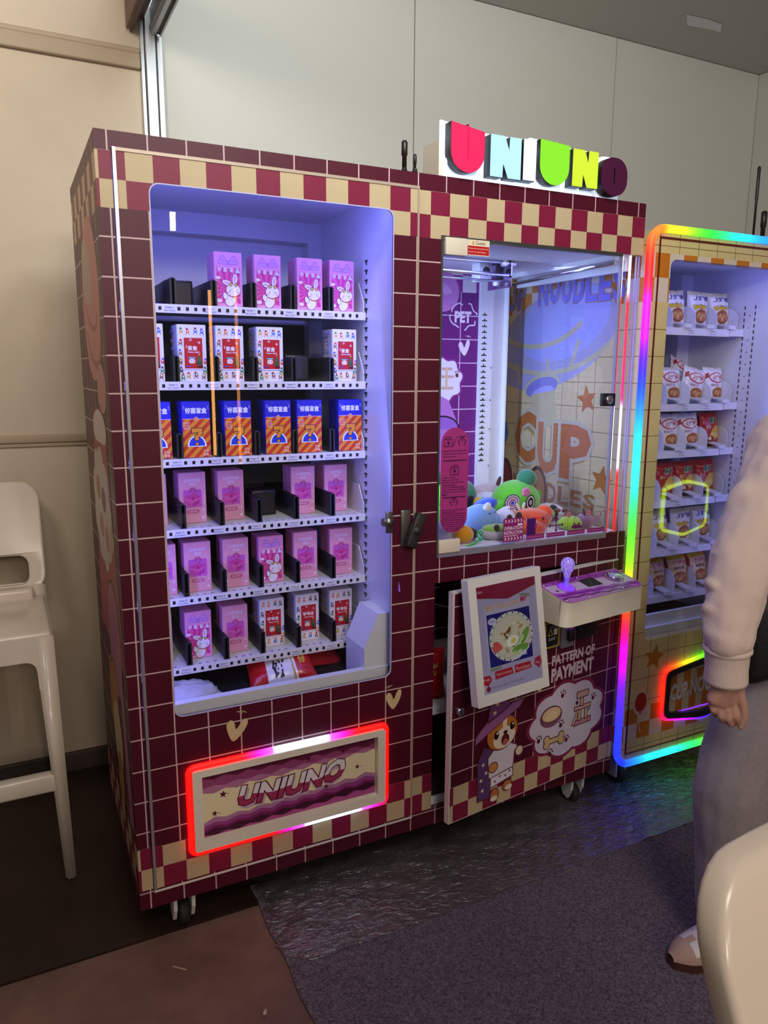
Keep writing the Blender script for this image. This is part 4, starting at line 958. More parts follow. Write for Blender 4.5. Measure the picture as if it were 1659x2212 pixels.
KIND = {'A': ('de8cba', .140, bunny_print, 'pink gift box printed with a white rabbit'), 'B': ('e4e0ea', .147, xmas_print('盲盒', 'Guess what!', 4), 'white Christmas gift box with a red front picture'),
        'C': ('2322b4', .150, luck_print, 'blue and orange striped gift box with question mark'), 'D': ('d98cae', .143, surprise_print, 'pink surprise box with a question mark'),
        'E': ('e6e2ea', .148, xmas_print('好幸运', 'Guess what!', 11, .148), 'white lucky gift box with a red front picture')}
PROTO = {}
def giftbox(kind, loc, label, group):
    if kind in PROTO:
        o = dup(PROTO[kind], loc, label); o['group'] = group; return o
    c, h, pf, _ = KIND[kind]
    o = obj('gift_box', box_body(h, c, c), origin=(0, 0, 0)); tag(o, label, 'box', group)
    mb = MB(); pf(mb); mb.m(c); obj('printed_face', mb, o, origin=(0, 0, 0)); o.location = loc; PROTO[kind] = o
    return o
LAY = ['  AAAA', 'BBBB B', 'CCCCCC', 'DDD DD', 'DDDADD', 'DADEEE']
BX = [[None, None, .341, .449, .570, .667], [.128, .238, .339, .451, None, .674], [.138, .241, .355, .470, .564, .691], [.128, .236, .345, None, .563, .669], [.139, .235, .344, .449, .556, .671], [.120, .231, .338, .450, .562, .673]]
SHN = ['top', 'second', 'third', 'fourth', 'fifth', 'bottom']
for r, row in enumerate(LAY):
    cols = [i for i, k in enumerate(row) if k != ' ']
    for j, i in enumerate(cols):
        k = row[i]
        pos = ORD[j]+' from left' if j else 'leftmost'
        same = [q for q in cols if row[q] == k]
        giftbox(k, (BX[r][i], BY[r]+.0375, SZ[r]+.0006), '%s on the %s shelf, %s' % (KIND[k][3], SHN[r], pos), 'gift boxes on the %s shelf of the maroon machine' % SHN[r])

# ================================================================ snack bags
def pillow(w, h, t, colf, nu=22, nv=28, jag=True):
    """filled film bag standing on its lower seam; returns mesh builder and a frame on its front"""
    def th(u, v):
        a = max(0, 1-abs(2*u-1)**2.6); b = max(0, 1-abs(2*v-1)**4); e = min(1, min(v, 1-v)/.09)
        return t/2*(a**.55)*(b**.7)*e+.0006
    def P_(u, v, s):
        k = 1-.06*sin(pi*v)
        wr = .0012*sin(23*u+9*v)+.001*sin(31*v+5*u)
        zz = h*v+(.002*(1 if int(u*nu) % 2 else -1) if jag and (v < .01 or v > .99) else 0)
        return V(((u-.5)*w*k, s*(th(u, v)+wr*min(1, th(u, v)/.01)), zz))
    mb = MB(); mb.smooth = True; mb.fine = True
    for s in (-1, 1):
        g = [[mb.vert(P_(i/nu, j/nv, s)) for i in range(nu+1)] for j in range(nv+1)]
        for j in range(nv):
            for i in range(nu):
                mb.m(colf((i+.5)/nu, (j+.5)/nv)); f = (g[j][i], g[j][i+1], g[j+1][i+1], g[j+1][i]); mb.face(f if s < 0 else f[::-1])
    return mb, (lambda u, v, d=0: P_(u, v, -1)+V((0, -d*3-.0006, 0)))
def film(c): return mat('film_'+c, c, .22, spec=.6)
def noodle(mb, f, cu, cv, ru, rv):
    mb.pp(f, ellp(cu, cv, ru*1.15, rv*1.15, 20), 'c9782a'); mb.pp(f, ellp(cu, cv-.01, ru, rv, 20), '4a2a18'); mb.pp(f, ellp(cu, cv-.005, ru*.88, rv*.82, 18), 'c08a4a')
    rn = random.Random(5)
    for i in range(9): mb.pp(f, ellp(cu+rn.uniform(-.6, .6)*ru, cv+rn.uniform(-.5, .5)*rv, ru*.2, rv*.16, 8, rot=rn.uniform(0, 90)), rn.choice(['d8a860', 'b8502a', '8a5a30', 'd8c08a']))
def bag_kind(k):
    if k == 'white_noodle':
        mb, f = pillow(.102, .136, .046, lambda u, v: film('e6e2d6' if v < .9 else 'd8cf9a')); mb.tx(f, '上好佳', .16, .74, .86, .88, '35206a', .02); mb.pp(f, [(.12, .62), (.5, .66), (.85, .60), (.8, .52), (.2, .50)], 'd8b830'); noodle(mb, f, .52, .33, .27, .17); mb.tx(f, 'Stick Noodles', .25, .60, .75, .65, '8a6a20')
    elif k == 'oval':
        mb, f = pillow(.108, .132, .05, lambda u, v: film('e4dede' if v > .08 else 'b8c4d8')); mb.pp(f, ellp(.5, .70, .36, .15, 24), 'b3202c'); mb.pp(f, ellp(.5, .70, .32, .125, 24), 'e9e2dc'); mb.tx(f, '上好佳', .26, .63, .74, .77, 'b3202c', .02); noodle(mb, f, .58, .27, .25, .14); mb.pp(f, [(.02, .80), (.12, .84), (.12, .70), (.02, .66)], 'a82030'); mb.tx(f, '鲜虾片', .2, .44, .6, .52, '9a4a3a')
    elif k == 'red':
        mb, f = pillow(.104, .134, .05, lambda u, v: film('a81c20' if v > .1 else '8a1418')); mb.tx(f, '原切', .30, .66, .74, .84, '1f6a44', .05, 'd8c89a', .04); mb.pp(f, ellp(.62, .40, .30, .20, 20, rot=20), 'c99a3a'); mb.pp(f, ellp(.5, .3, .22, .12, 16), 'd8b860'); mb.pp(f, ellp(.34, .22, .2, .1, 16), '7a1a14'); mb.pp(f, ellp(.3, .24, .10, .06, 12), 'd8c890'); mb.tx(f, '薯片', .12, .52, .34, .62, 'e0c8a0')
    elif k == 'yellow':
        mb, f = pillow(.106, .126, .05, lambda u, v: film('b01c1c' if u < .06 or u > .90 else ('d0aa2c' if v > .88 or v < .12 else 'd8bc84'))); mb.tx(f, '上好佳', .14, .70, .84, .86, 'b3202c', .03, 'ece0c0', .03); mb.tx(f, '鲜虾面', .24, .56, .74, .66, '7a3a20', .01); noodle(mb, f, .5, .30, .30, .18)
    o = obj('snack_bag', mb, origin=(0, 0, 0)); return o
BAGS = {}
def bag(k, loc, label, group, rot=0, tilt=0, roll=0):
    if k not in BAGS: o = BAGS[k] = bag_kind(k)
    else: o = BAGS[k].copy(); COL.objects.link(o)
    o.location = loc; o.rotation_euler = (tilt, roll, rot)
    return tag(o, label, 'snack bag', group)

# bags lying in the maroon machine
mb, f = pillow(.20, .15, .05, lambda u, v: film('b01a1c' if u < .26 or u > .74 else 'd4cfd8'))
mb.pp(f, [(.66, .03), (.70, .03), (.70, .97), (.66, .97)], 'b8953a')
mb.tx(f, '雪', .36, .52, .58, .92, '1c1418', .02); mb.tx(f, '饼', .36, .08, .58, .48, '1c1418', .02); mb.tx(f, '香脆', .78, .3, .90, .6, 'd8a84a', .02)
o = obj('snack_bag', mb, origin=(0, 0, 0)); o.location = (.455, .16, .585); o.rotation_euler = (-1.05, -.12, -.15); tag(o, 'red snack bag with white middle lying in the tray under the maroon machine shelves', 'snack bag')
mb, f = pillow(.18, .12, .04, lambda u, v: film('a81a1c')); mb.tx(f, '雪饼', .3, .3, .7, .7, 'c8983a', .03)
o = obj('snack_bag', mb, origin=(0, 0, 0)); o.location = (.60, .25, .585); o.rotation_euler = (-1.1, .1, .2); tag(o, 'dark red snack bag with gold print behind the red and white bag', 'snack bag')
mb = MB(mat('white_plastic_film', 'b9b6be', .35, bump=(40, 1.))); mb.ell((.16, .15, .612), (.10, .07, .032), seg=24, rings=14); mb.ell((.21, .13, .60), (.06, .05, .022)); mb.ell((.11, .17, .603), (.05, .05, .025))
mb.v = [p+V((random.uniform(-1, 1), random.uniform(-1, 1), random.uniform(-.6, .6)))*.006 for p in mb.v]; tag(obj('plastic_bag', mb), 'crumpled white plastic bag lying at the left of the delivery tray', 'plastic bag')
for z, y, l_ in ((.476, .12, 'upper'), ):
    for k, (dx, dy, dz, t) in enumerate(((0, 0, 0, -.2), (.01, .02, .0, .1))):
        mb, f = pillow(.13, .16 if k == 0 else .15, .06, lambda u, v: film('b3181a')); mb.tx(f, '雪饼', .2, .5, .8, .75, 'd8b060', .03)
        o = obj('snack_bag', mb, origin=(0, 0, 0)); o.location = (.895+.015*k, .10+.10*k, .4755); o.rotation_euler = (-.12, 0, t); tag(o, ('shiny red snack bag behind the open service door, front one', 'shiny red snack bag behind the open service door, rear one')[k], 'snack bag', 'red bags in the service compartment')

# ================================================================ plush toys in the claw compartment
def fuzz(c): return mat('plush_'+c, c, 1., sheen=.6, spec=.1, bump=(240, .5))
def plush(label, parts, name='plush_toy', cat='plush toy', loc=None):
    """parts: (part name, colour, [(centre, radii[, euler])...]); the first is the body"""
    t = None
    for nm, c, els in parts:
        mb = MB(fuzz(c))
        for e in els:
            mb.ell(e[0], e[1], rot=(__import__('mathutils').Euler(e[2]) if len(e) > 2 else None), seg=20, rings=13)
        if t is None: t = obj(name, mb); tag(t, label, cat, 'plush toys in the claw machine')
        else: obj(nm, mb, t)
    return t
g = plush('big bright green plush with a dark green bun and swirled badge eye', [
    ('body', '5fc02c', [((1.368, .31, 1.042), (.090, .075, .072)), ((1.30, .29, 1.02), (.035, .04, .035)), ((1.375, .315, .998), (.075, .07, .03))]),
    ('bun', '2f7a5a', [((1.405, .30, 1.118), (.036, .034, .034))]), ('ear', '4aa82a', [((1.458, .30, 1.055), (.012, .014, .020))]),
    ('flower', 'e0b020', [((1.336, .232, 1.016), (.009, .006, .009))])])
mb = MB(); f = frame((1.306, .243, 1.047), (1, 0, 0), (0, 0, 1), (0, -1, 0))
for r, c in ((.033, '3a3f7a'), (.029, 'd8d4ea'), (.024, '6a3a8a'), (.020, 'e0dcf0'), (.015, 'c04a6a'), (.011, '8fa8f0'), (.006, '3040c0')): mb.pp(f, ellp(0, 0, r, r*.92, 24), c)
for i in range(12): mb.pp(f, ellp(.027*cos(i*.52), .024*sin(i*.52), .003, .003, 8), 'e8e4f4')
obj('badge_eye', mb, g)
mb = MB(); f = frame((1.372, .230, 1.046), V((1, .25, 0)).normalized(), (0, 0, 1), V((.25, -1, 0)).normalized())
for r, s, c in ((.024, 1.1, '15141c'), (.020, 1.1, 'e8e6ee'), (.016, 1.1, '15141c'), (.008, 1.1, 'b0a8c0')): mb.pp(f, ellp(0, 0, r, r*s, 22), c)
obj('eye', mb, g)
mb = MB(fuzz('e6e0e8'))
for i in range(7):
    t = i*2*pi/7+.3; mb.ell((1.336+.026*cos(t), .233, 1.014+.022*sin(t)), (.015, .004, .0065), rot=__import__('mathutils').Euler((0, -t, 0)))
obj('petals', mb, g)
mb = MB(fuzz('d87ab0')); 
for i in range(5): mb.ell((1.362+.010*cos(i*1.26), .243, 1.080+.009*sin(i*1.26)), (.009, .005, .009))
obj('pink_flower', mb, g)
plush('dark green and bright green plush half hidden behind the pink rules sticker', [('body', '2f7a5a', [((1.20, .40, 1.055), (.055, .055, .060))]), ('head', '55b82c', [((1.07, .33, 1.055), (.065, .06, .085)), ((1.13, .38, 1.03), (.06, .05, .05))]), ('ear', '2f7a5a', [((1.045, .32, 1.135), (.03, .03, .03))])])
b = plush('light blue plush animal with white fins lying on its side', [
    ('body', '7fa6e6', [((1.140, .19, 1.018), (.062, .055, .045)), ((1.175, .185, 1.005), (.04, .045, .035))]),
    ('cap', '2f56c8', [((1.200, .25, 1.048), (.045, .035, .022), (0, -.25, 0))]), ('fin', 'e2e0ee', [((1.215, .18, 1.032), (.040, .014, .011), (0, -.45, 0)), ((1.145, .16, 1.055), (.014, .012, .02), (0, .5, 0))]),
    ('nose', '2a3a6a', [((1.145, .143, 1.040), (.006, .004, .002)), ((1.165, .143, 1.044), (.003, .003, .002))])])
plush('tan plush with a white printed scarf leaning against the blue plush', [('body', 'c08a60', [((1.252, .19, 1.004), (.045, .045, .034)), ((1.275, .185, .992), (.03, .035, .022))]), ('scarf', 'ddd8ea', [((1.228, .165, 1.018), (.022, .030, .026), (0, .5, 0)), ((1.250, .150, 1.012), (.02, .012, .010), (0, .5, 0))]), ('ear', '4a2c20', [((1.265, .14, .998), (.014, .010, .010))])])
plush('fluffy grey brown and white plush at the back by the white post', [('body', 'b9a8a4', [((1.345, .46, 1.045), (.062, .05, .040))]), ('belly', 'dcdae6', [((1.315, .41, 1.022), (.065, .05, .038))]), ('antler', '4a2c1c', [((1.392, .45, 1.085), (.008, .008, .024), (0, .35, 0))])])
plush('small yellow chick plush with a black ring behind the blue plush', [('body', 'd8a820', [((1.205, .30, 1.045), (.022, .020, .020))]), ('ring', '15141a', [((1.178, .31, 1.048), (.020, .012, .026), (0, .5, 0))]), ('beak', 'c07a1a', [((1.205, .28, 1.040), (.006, .006, .004))])])
plush('white and black plush with a round yellow orange bill at front left', [('body', 'd8d6e0', [((.985, .13, 1.000), (.055, .045, .034))]), ('bill', 'dd9a1c', [((1.003, .075, 1.000), (.034, .030, .028), (0, .3, 0))]), ('wing', '1a1a22', [((1.045, .10, .992), (.026, .024, .020))])])
plush('pale grey disc shaped plush with lime green top and brown ears', [('body', 'b8b4b8', [((1.135, .09, .990), (.058, .045, .023))]), ('top', '86c030', [((1.135, .088, 1.004), (.050, .038, .012))]), ('ear', '4a2c20', [((1.115, .060, 1.010), (.010, .009, .013)), ((1.155, .05, 1.035), (.011, .010, .018)), ((1.19, .05, 1.04), (.013, .010, .018))])])
plush('bright orange plush with a stitched face in the middle of the pile', [('body', 'e8531c', [((1.345, .19, .998), (.075, .06, .036)), ((1.285, .11, .988), (.05, .045, .024)), ((1.40, .19, 1.012), (.03, .03, .03))]), ('face', '3a1410', [((1.318, .134, 1.006), (.004, .003, .007)), ((1.335, .131, .998), (.006, .003, .003)), ((1.350, .132, 1.008), (.004, .003, .007))])])
plush('small lime green plush with a black strap to the right of the orange one', [('body', '78c22c', [((1.425, .20, 1.008), (.026, .022, .020), (0, .4, 0))]), ('strap', '121218', [((1.455, .21, 1.010), (.014, .024, .026))]), ('foot', '5aa826', [((1.405, .18, 1.000), (.012, .012, .012))])])
plush('white and grey plush lying behind the instruction stickers', [('body', 'cfcad8', [((1.475, .26, 1.000), (.055, .06, .030))]), ('ear', '6a4034', [((1.455, .19, 1.018), (.016, .008, .008)), ((1.50, .20, 1.014), (.014, .008, .007))])])
plush('yellow green plush with sleepy face at the right front corner', [('body', '9ac832', [((1.437, .10, .992), (.042, .036, .024))]), ('face', '2a2a18', [((1.425, .063, .998), (.006, .003, .002)), ((1.445, .063, .998), (.006, .003, .002)), ((1.435, .062, .990), (.004, .003, .002))])])
plush('purple brown plush reindeer behind the last instruction sticker', [('body', '8a6a86', [((1.50, .10, .994), (.034, .03, .026))]), ('antler', '4a2c30', [((1.487, .09, 1.026), (.005, .005, .016), (0, -.3, 0)), ((1.517, .09, 1.026), (.005, .005, .016), (0, .3, 0))])])
plush('pale blue plush peeking out at the far left beside the rules sticker', [('body', '6a9ae0', [((.905, .20, 1.01), (.05, .05, .042))]), ('patch', '1a2a4a', [((.882, .155, 1.025), (.014, .01, .010))])])
mb = MB(mat('neon_green_cord', '22c040', .5)); mb.tube([(.985, .03, .972), (1.01, .04, .972), (1.03, .045, .976), (1.045, .05, .984), (1.040, .055, 1.000), (1.050, .056, 1.012), (1.060, .055, 1.004), (1.056, .05, .988), (1.046, .046, .981)], .0028, 8); mb.tube([(1.17, .27, 1.03), (1.18, .265, 1.06), (1.20, .265, 1.07), (1.215, .265, 1.065)], .002, 6); tag(obj('cord', mb), 'neon green looped cord lying among the plush toys', 'cord')
mb = MB(mat('white_fluffy_lining', 'd8d6e4', 1, sheen=.5, bump=(120, .8)))
n = 30; g = [[mb.vert((.80+.76*i/n, .012+.57*j/12, .9672+.006*random.random())) for i in range(n+1)] for j in range(13)]
for j in range(12):
    for i in range(n): mb.face((g[j][i], g[j][i+1], g[j+1][i+1], g[j+1][i]), True)
o = obj('fluffy_lining', mb, VM); o['kind'] = 'stuff'

# ================================================================ yellow noodle vending machine
M0, M1, YD = 1.610, 2.448, .84
YM = thing('vending_machine', 'yellow tile printed noodle vending machine with rainbow lit rim', 'vending machine', ((M0+M1)/2, .42, 0))
YEL = wrap_mat('yellow_tile_wrap', 'cdb985', 'bd7020', 'cdc0b6', '6a5528', line=.0022, u0=1.655, v0=.176, cu=.061, cu0=1.640, zones=((1.705, 1.854, .0745), (.206, .325, .0595)), strip=3, parity=0)
uv2 = lambda p: (p.x-p.y, p.z)
outer = rrect(M0, .118, M1, 1.930, .055, 6); cx2 = (M0+M1)/2
gl2 = rrect(1.7067, .570, 2.345, 1.838, .024)
mb = MB(YEL)
mb.plate([outer, gl2[::-1]], XZ(0), 0, -.03)
b0 = len(mb.v)
mb.plate([outer], lambda u, v, d: V((u, YD-d, v)), 0)
n = len(outer); a = [mb.vert((x, .03, z)) for x, z in outer]; c = [mb.vert((x, YD, z)) for x, z in outer]
for i in range(n): mb.face((a[i], a[(i+1) % n], c[(i+1) % n], c[i]), False)
obj('cabinet_body', mb, YM, uv=uv2)
DR = mat('dark_red_line', '5a1210', .5)
mb = MB(DR); sm = [(1.6545, 1.900), (2.404, 1.900), (2.404, .157), (1.6545, .157)]
mb.plate([[(1.651, .155), (2.406, .155), (2.406, 1.903), (1.651, 1.903)], [(1.6575, .159), (1.6575, 1.896), (2.401, 1.896), (2.401, .159)]], XZ(0), .0015, -.001); obj('door_seam', mb, YM)
S = ((1.90, (255, 130, 60)), (1.84, (255, 70, 40)), (1.80, (255, 40, 60)), (1.755, (255, 20, 110)), (1.70, (255, 30, 225)), (1.61, (205, 30, 255)), (1.53, (120, 50, 255)), (1.44, (60, 100, 255)), (1.33, (60, 170, 255)), (1.19, (80, 235, 255)), (1.08, (80, 250, 170)), (.97, (110, 250, 80)), (.85, (160, 240, 60)), (.78, (240, 200, 60)), (.69, (255, 100, 50)), (.60, (255, 40, 150)), (.53, (235, 30, 235)), (.42, (130, 60, 255)), (.26, (70, 80, 255)), (.12, (60, 80, 255)))
TPS = ((1.65, (255, 140, 60)), (1.69, (235, 215, 60)), (1.76, (180, 235, 60)), (1.86, (70, 235, 90)), (1.98, (60, 220, 200)), (2.08, (60, 170, 255)), (2.41, (90, 60, 255)))
BTS = ((1.60, (60, 80, 255)), (1.68, (60, 130, 255)), (1.76, (60, 200, 255)), (1.86, (70, 230, 220)), (1.98, (70, 240, 130)), (2.10, (150, 240, 60)), (2.41, (255, 160, 50)))
def ramp(S, x):
    if (x-S[0][0])*(S[-1][0]-S[0][0]) <= 0: return lin([v/255 for v in S[0][1]])
    for (a, p), (b, q_) in zip(S, S[1:]):
        if min(a, b) <= x <= max(a, b):
            t = (x-a)/(b-a); return lin([(e+(f-e)*t)/255 for e, f in zip(p, q_)])
    return lin([v/255 for v in S[-1][1]])
def rim(p):
    if p.z > 1.905: return ramp(TPS, p.x)
    if p.z < .145 and p.x > 1.64: return ramp(BTS, p.x)
    return ramp(S, p.z)
mb = MB(led_mat(2.8)); mb.tube([(x, -.002, z) for x, z in dens(rrect(1.613, .121, M1-.003, 1.927, .055, 8), .02)], .0125, 10, True, col=rim); obj('led_rim', mb, YM)
# inside
mb = MB(INNER)
mb.box(1.66, 1.668, .032, .70, .30, 1.88); mb.box(2.315, 2.40, .032, .70, .50, 1.88); mb.box(1.668, 2.315, .69, .70, .50, 1.88); mb.box(1.668, 2.315, .032, .70, 1.87, 1.88); mb.box(1.668, 2.315, .032, .70, .50, .515)
mb.box(1.668, 2.315, .034, .05, .515, .598); mb.box(1.70, 2.315, .05, .062, .515, .640); mb.box(2.25, 2.315, .45, .69, .515, 1.87)
obj('cabinet_lining', mb, YM)
mb = MB(BLACKP); fx = frame((2.3145, 0, 0), (0, 1, 0), (0, 0, 1), (-1, 0, 0))
for k in range(48):
    z = 1.72-k*.0225
    for y in (.150, .195): mb.pr(fx, y, z, y+.005, z+.013, '2a2a3a')
    if k % 2: mb.pp(fx, ellp(.175, z, .0025, .0025, 6), '2a2a3a')
obj('shelf_slots', mb, YM)['kind'] = 'stuff'
mb = MB(GLASS); mb.plate([gl2], XZ(0), -.004, -.009, side=False); obj('door_glass', mb, YM)
strip_lamp('led_tube', 1.70, 1.71, .045, .055, .62, 1.80, YM); 0
area('cabinet_lamp', (1.70, .05, 1.2), (2.25, .33, 1.2), .02, 1.5, VIO, 1.15); area('cabinet_lamp', (2.308, .04, 1.2), (1.9, .5, 1.2), .02, .9, VIO, 1.15); area('cabinet_lamp', (2.0, .06, 1.855), (2.0, .38, 1.2), .5, .8, VIO, .02)
mb = MB(mat('painted_shade_dark')); mb.box(1.669, 2.314, .063, .69, .516, .520); mb.box(1.669, 2.248, .684, .6895, .52, 1.60); obj('painted_shade_board', mb, YM)  # same painted shade: dark sheets on the tray floor and behind the bags
ZS = [1.643, 1.370, 1.197, 1.011, .822, .640]; LX = [2.015, 2.130, 2.243]
RK = [['white_noodle']*3, ['oval', 'oval', 'oval'], ['oval', 'oval', 'red'], ['red', 'red', 'red'], ['white_noodle']*3, ['yellow']*3]
DSC = {'white_noodle': 'white noodle snack bag with purple lettering', 'oval': 'white snack bag with a red oval badge', 'red': 'dark red crisp bag with green lettering', 'yellow': 'red and yellow noodle bag with bowl picture'}
for r, z in enumerate(ZS):
    mb = MB(WHITE); mb.box(1.67, 2.285, .203, .60, z-.006, z); mb.box(1.67, 2.240, .197, .203, z-.024, z+.002); mb.box(2.242, 2.313, .195, .30, z-.022, z+.004)
    fs = XZ(.197)
    for x in LX:
        mb.tx(fs, 'Number:%d' % (r*10+1), x+.01, z-.010, x+.036, z-.005, '35355a'); mb.tx(fs, 'Row:%d Column' % (r+1), x+.008, z-.019, x+.038, z-.014, '35355a')
    s = obj('shelf', mb, YM)
    for i, x in enumerate(LX+[2.355]):
        mb = MB(INNER); fr_ = frame((x-.054, 0, z), (0, 1, 0), (0, 0, 1), (-1, 0, 0))
        mb.plate([[(.215, 0), (.215, .040)]+[(.215+.05-.05*cos(t), .040+.045*sin(t)) for t in [pi/2*k/6 for k in range(1, 7)]]+[(.42, .085), (.42, 0)]], fr_, 0, -.002); obj('divider', mb, s)
        if i == 3: continue
        mb = MB(WHITE)
        mb.plate([[(.27, .030), (.205, .018), (.188, .016), (.188, .003), (.194, .003), (.196, .012), (.27, .024)]], frame((x, 0, z), (0, 1, 0), (0, 0, 1), (-1, 0, 0)), .017, -.017); obj('pusher_arm', mb, s)
rn = random.Random(4)
for r, row in enumerate(RK):
    for i, k in enumerate(row):
        hid = r == 1
        bag(k, (LX[i]+.004+rn.uniform(-.004, .004)-(.012 if hid and i == 1 else 0), .262, ZS[r]+.004), '%s, %s shelf of yellow machine, %s' % (DSC[k], SHN[r], ('left', 'middle', 'right')[i]), 'snack bags in the yellow machine',
            rn.uniform(-.12, .12)+(-.2 if hid and i == 1 else 0), -.10+rn.uniform(-.05, .05), rn.uniform(-.05, .05)+(.25 if hid and i == 1 else 0))
bag('oval', (LX[1]+.03, .35, ZS[1]+.05), 'white snack bag tipped over on top of the others, second shelf of yellow machine', 'snack bags in the yellow machine', .1, -.3, .35)
# flap with lit rim and print
hexa = [(1.806, .262), (2.012, .226), (2.218, .262), (2.218, .446), (2.012, .474), (1.806, .446)]
def soft(p, k=2, r=.28):
    for _ in range(k): p = [q_ for a, b in zip(p, p[1:]+p[:1]) for q_ in ((a[0]+(b[0]-a[0])*r, a[1]+(b[1]-a[1])*r), (b[0]-(b[0]-a[0])*r, b[1]-(b[1]-a[1])*r))]
    return p
def shr(p, k): return [(2.012+(x-2.012)*(1-k*.75), .350+(z-.350)*(1-k*1.45)) for x, z in p]
def rc(pts, r, seg=4):                            # round polygon corners
    o = []
    for i, p in enumerate(pts):
        a, b = V(pts[i-1]), V(pts[(i+1) % len(pts)]); p = V(p); da, db = (a-p).normalized(), (b-p).normalized(); q0, q1 = p+da*r, p+db*r
        for k in range(seg+1): t = k/seg; o.append(tuple(q0*(1-t)**2+p*2*t*(1-t)+q1*t*t))
    return o
HX = rc(hexa, .03)
mb = MB(BLACKP); mb.plate([shr(HX, .03), shr(HX, .16)[::-1]], XZ(0), .020, .0); NF = obj('delivery_flap', mb, YM)
def flc(p):
    if p.z > .40: return ramp(((1.80, (255, 60, 50)), (1.84, (255, 110, 50)), (1.91, (235, 220, 60)), (2.0, (120, 240, 70)), (2.22, (60, 200, 255))), p.x)
    if p.z < .28: return ramp(((1.80, (255, 50, 80)), (1.85, (255, 40, 190)), (1.93, (190, 40, 255)), (2.05, (90, 60, 255)), (2.22, (60, 160, 255))), p.x)
    return ramp(((.44, (255, 80, 50)), (.33, (255, 70, 30)), (.28, (255, 50, 90))), p.z) if p.x < 2 else (.05, .3, 1)
mb = MB(led_mat(2.4)); mb.tube([(x, -.010, z) for x, z in dens(HX, .012)], .007, 8, True, col=flc); obj('led_rim', mb, NF)
mb = MB('c0ae9c'); fn = XZ(-.004); mb.plate([shr(HX, .14)], fn, 0, -.002)
for i in range(0, 10):
    if i % 2: mb.pp(fn, [(1.845+.034*i, .275), (1.879+.034*i, .272), (1.879+.034*i, .345), (1.845+.034*i, .345)], 'b56a1c')
    else: mb.pp(fn, [(1.845+.034*i, .345), (1.879+.034*i, .345), (1.879+.034*i, .424), (1.845+.034*i, .422)], 'b56a1c')
for i, (t, x0, x1, z0, z1) in enumerate((('CUP', 1.852, 1.935, .318, .382), ('NOODLES', 1.950, 2.170, .325, .390))): mb.tx(fn, t, x0, z0, x1, z1, 'cfc6d0', .03, 'a08a78', .05)
mb.m(glow('8a30ff', 1.5)); mb.plate([[(1.86, .268), (2.16, .268), (2.16, .273), (1.86, .273)]], XZ(-.005), 0); obj('flap_panel', mb, NF)
mb = MB(); f0 = XZ(0)
mb.pp(f0, star(1.762, .500, .050, .45, 80), 'b0701c'); obj('star_print', mb, YM); mb = MB()
mb.pp(f0, ellp(1.712, .339, .036, .044, 24), 'cdb9b0'); mb.pp(f0, [(1.690, .31), (1.735, .31), (1.722, .285), (1.703, .285)], 'cdb9b0'); mb.pp(f0, ellp(1.712, .342, .028, .036, 24), 'a5241c'); mb.pp(f0, [(1.705, .298), (1.719, .298), (1.712, .308)], 'a5241c'); mb.pl(f0, [(1.712, .296), (1.708, .27), (1.712, .245), (1.720, .225)], .0035, 'd8c8c0')
obj('balloon_print', mb, YM)
# left side graphics (seen through the clear side of the claw compartment)
mb = MB(); sd = frame((M0, 0, 0), (0, -1, 0), (0, 0, 1), (-1, 0, 0)); LV, BG = 'a09cb8', 'b9b088'
OR, WH, SHD = 'b0682a', 'b9b092', 'a88c48'
ys = lambda y: -y
mb.pp(sd, ellp(ys(.46), 1.60, .35, .17, 40, rot=14), LV); mb.pp(sd, ellp(ys(.40), 1.66, .25, .13, 30, rot=12), 'a0a2d4')
for p in (ellp(ys(.55), 1.80, .34, .22, 20, 240, 320), ellp(ys(.50), 1.83, .50, .35, 26, 228, 315)): mb.pl(sd, p, .018, BG)
for a, b in (((ys(.66), 1.52), (ys(.63), 1.44)), ((ys(.47), 1.535), (ys(.46), 1.46)), ((ys(.30), 1.60), (ys(.34), 1.50))): mb.pl(sd, [a, b], .016, BG)
mb.pp(sd, ellp(ys(.50), 1.435, .105, .042, 26, rot=12), BG); mb.pp(sd, ellp(ys(.50), 1.428, .095, .036, 26, rot=12), '7d78b4'); mb.pp(sd, ellp(ys(.49), 1.412, .065, .020, 22, rot=12), '9fa0d8')
mb.pp(sd, [(ys(.56), 1.40), (ys(.42), 1.42), (ys(.40), 1.28), (ys(.55), 1.28)], 'b9ac7e')
mb.pp(sd, star(ys(.245), 1.392, .052, .45, 100), OR); mb.pp(sd, star(ys(.15), 1.118, .055, .45, 80), OR)
for t, y0_, y1_, z0, z1 in (('C', .655, .520, 1.135, 1.335), ('U', .508, .385, 1.105, 1.300), ('P', .375, .210, 1.100, 1.300)):
    mb.tx(sd, t, ys(y0_)-.008, z0-.020, ys(y1_)-.008, z1-.012, SHD, .07); mb.tx(sd, t, ys(y0_), z0, ys(y1_), z1, OR, .04, WH, .05)
for i, t in enumerate('NOODLES'):
    y0_ = .655-.070*i; mb.tx(sd, t, ys(y0_), .985+.004*i, ys(y0_-.060), 1.085-.004*i, 'a8702c', .03, WH, .05)
mb.pp(sd, ellp(ys(.735), 1.245, .035, .05, 20), '3a7aa8'); mb.pl(sd, [(ys(.735), 1.195), (ys(.72), 1.08)], .004, 'a0a8c0')
for i, t in enumerate('CUP NOODLES'):
    if t == ' ': continue
    y0_ = .80-.0655*i; k = abs(i-5)/5
    mb.tx(sd, t, ys(y0_), 1.718+.012*(1-k), ys(y0_-.056), 1.822+.014*(1-k), '7a74d0', .035, 'b07a48', .02)
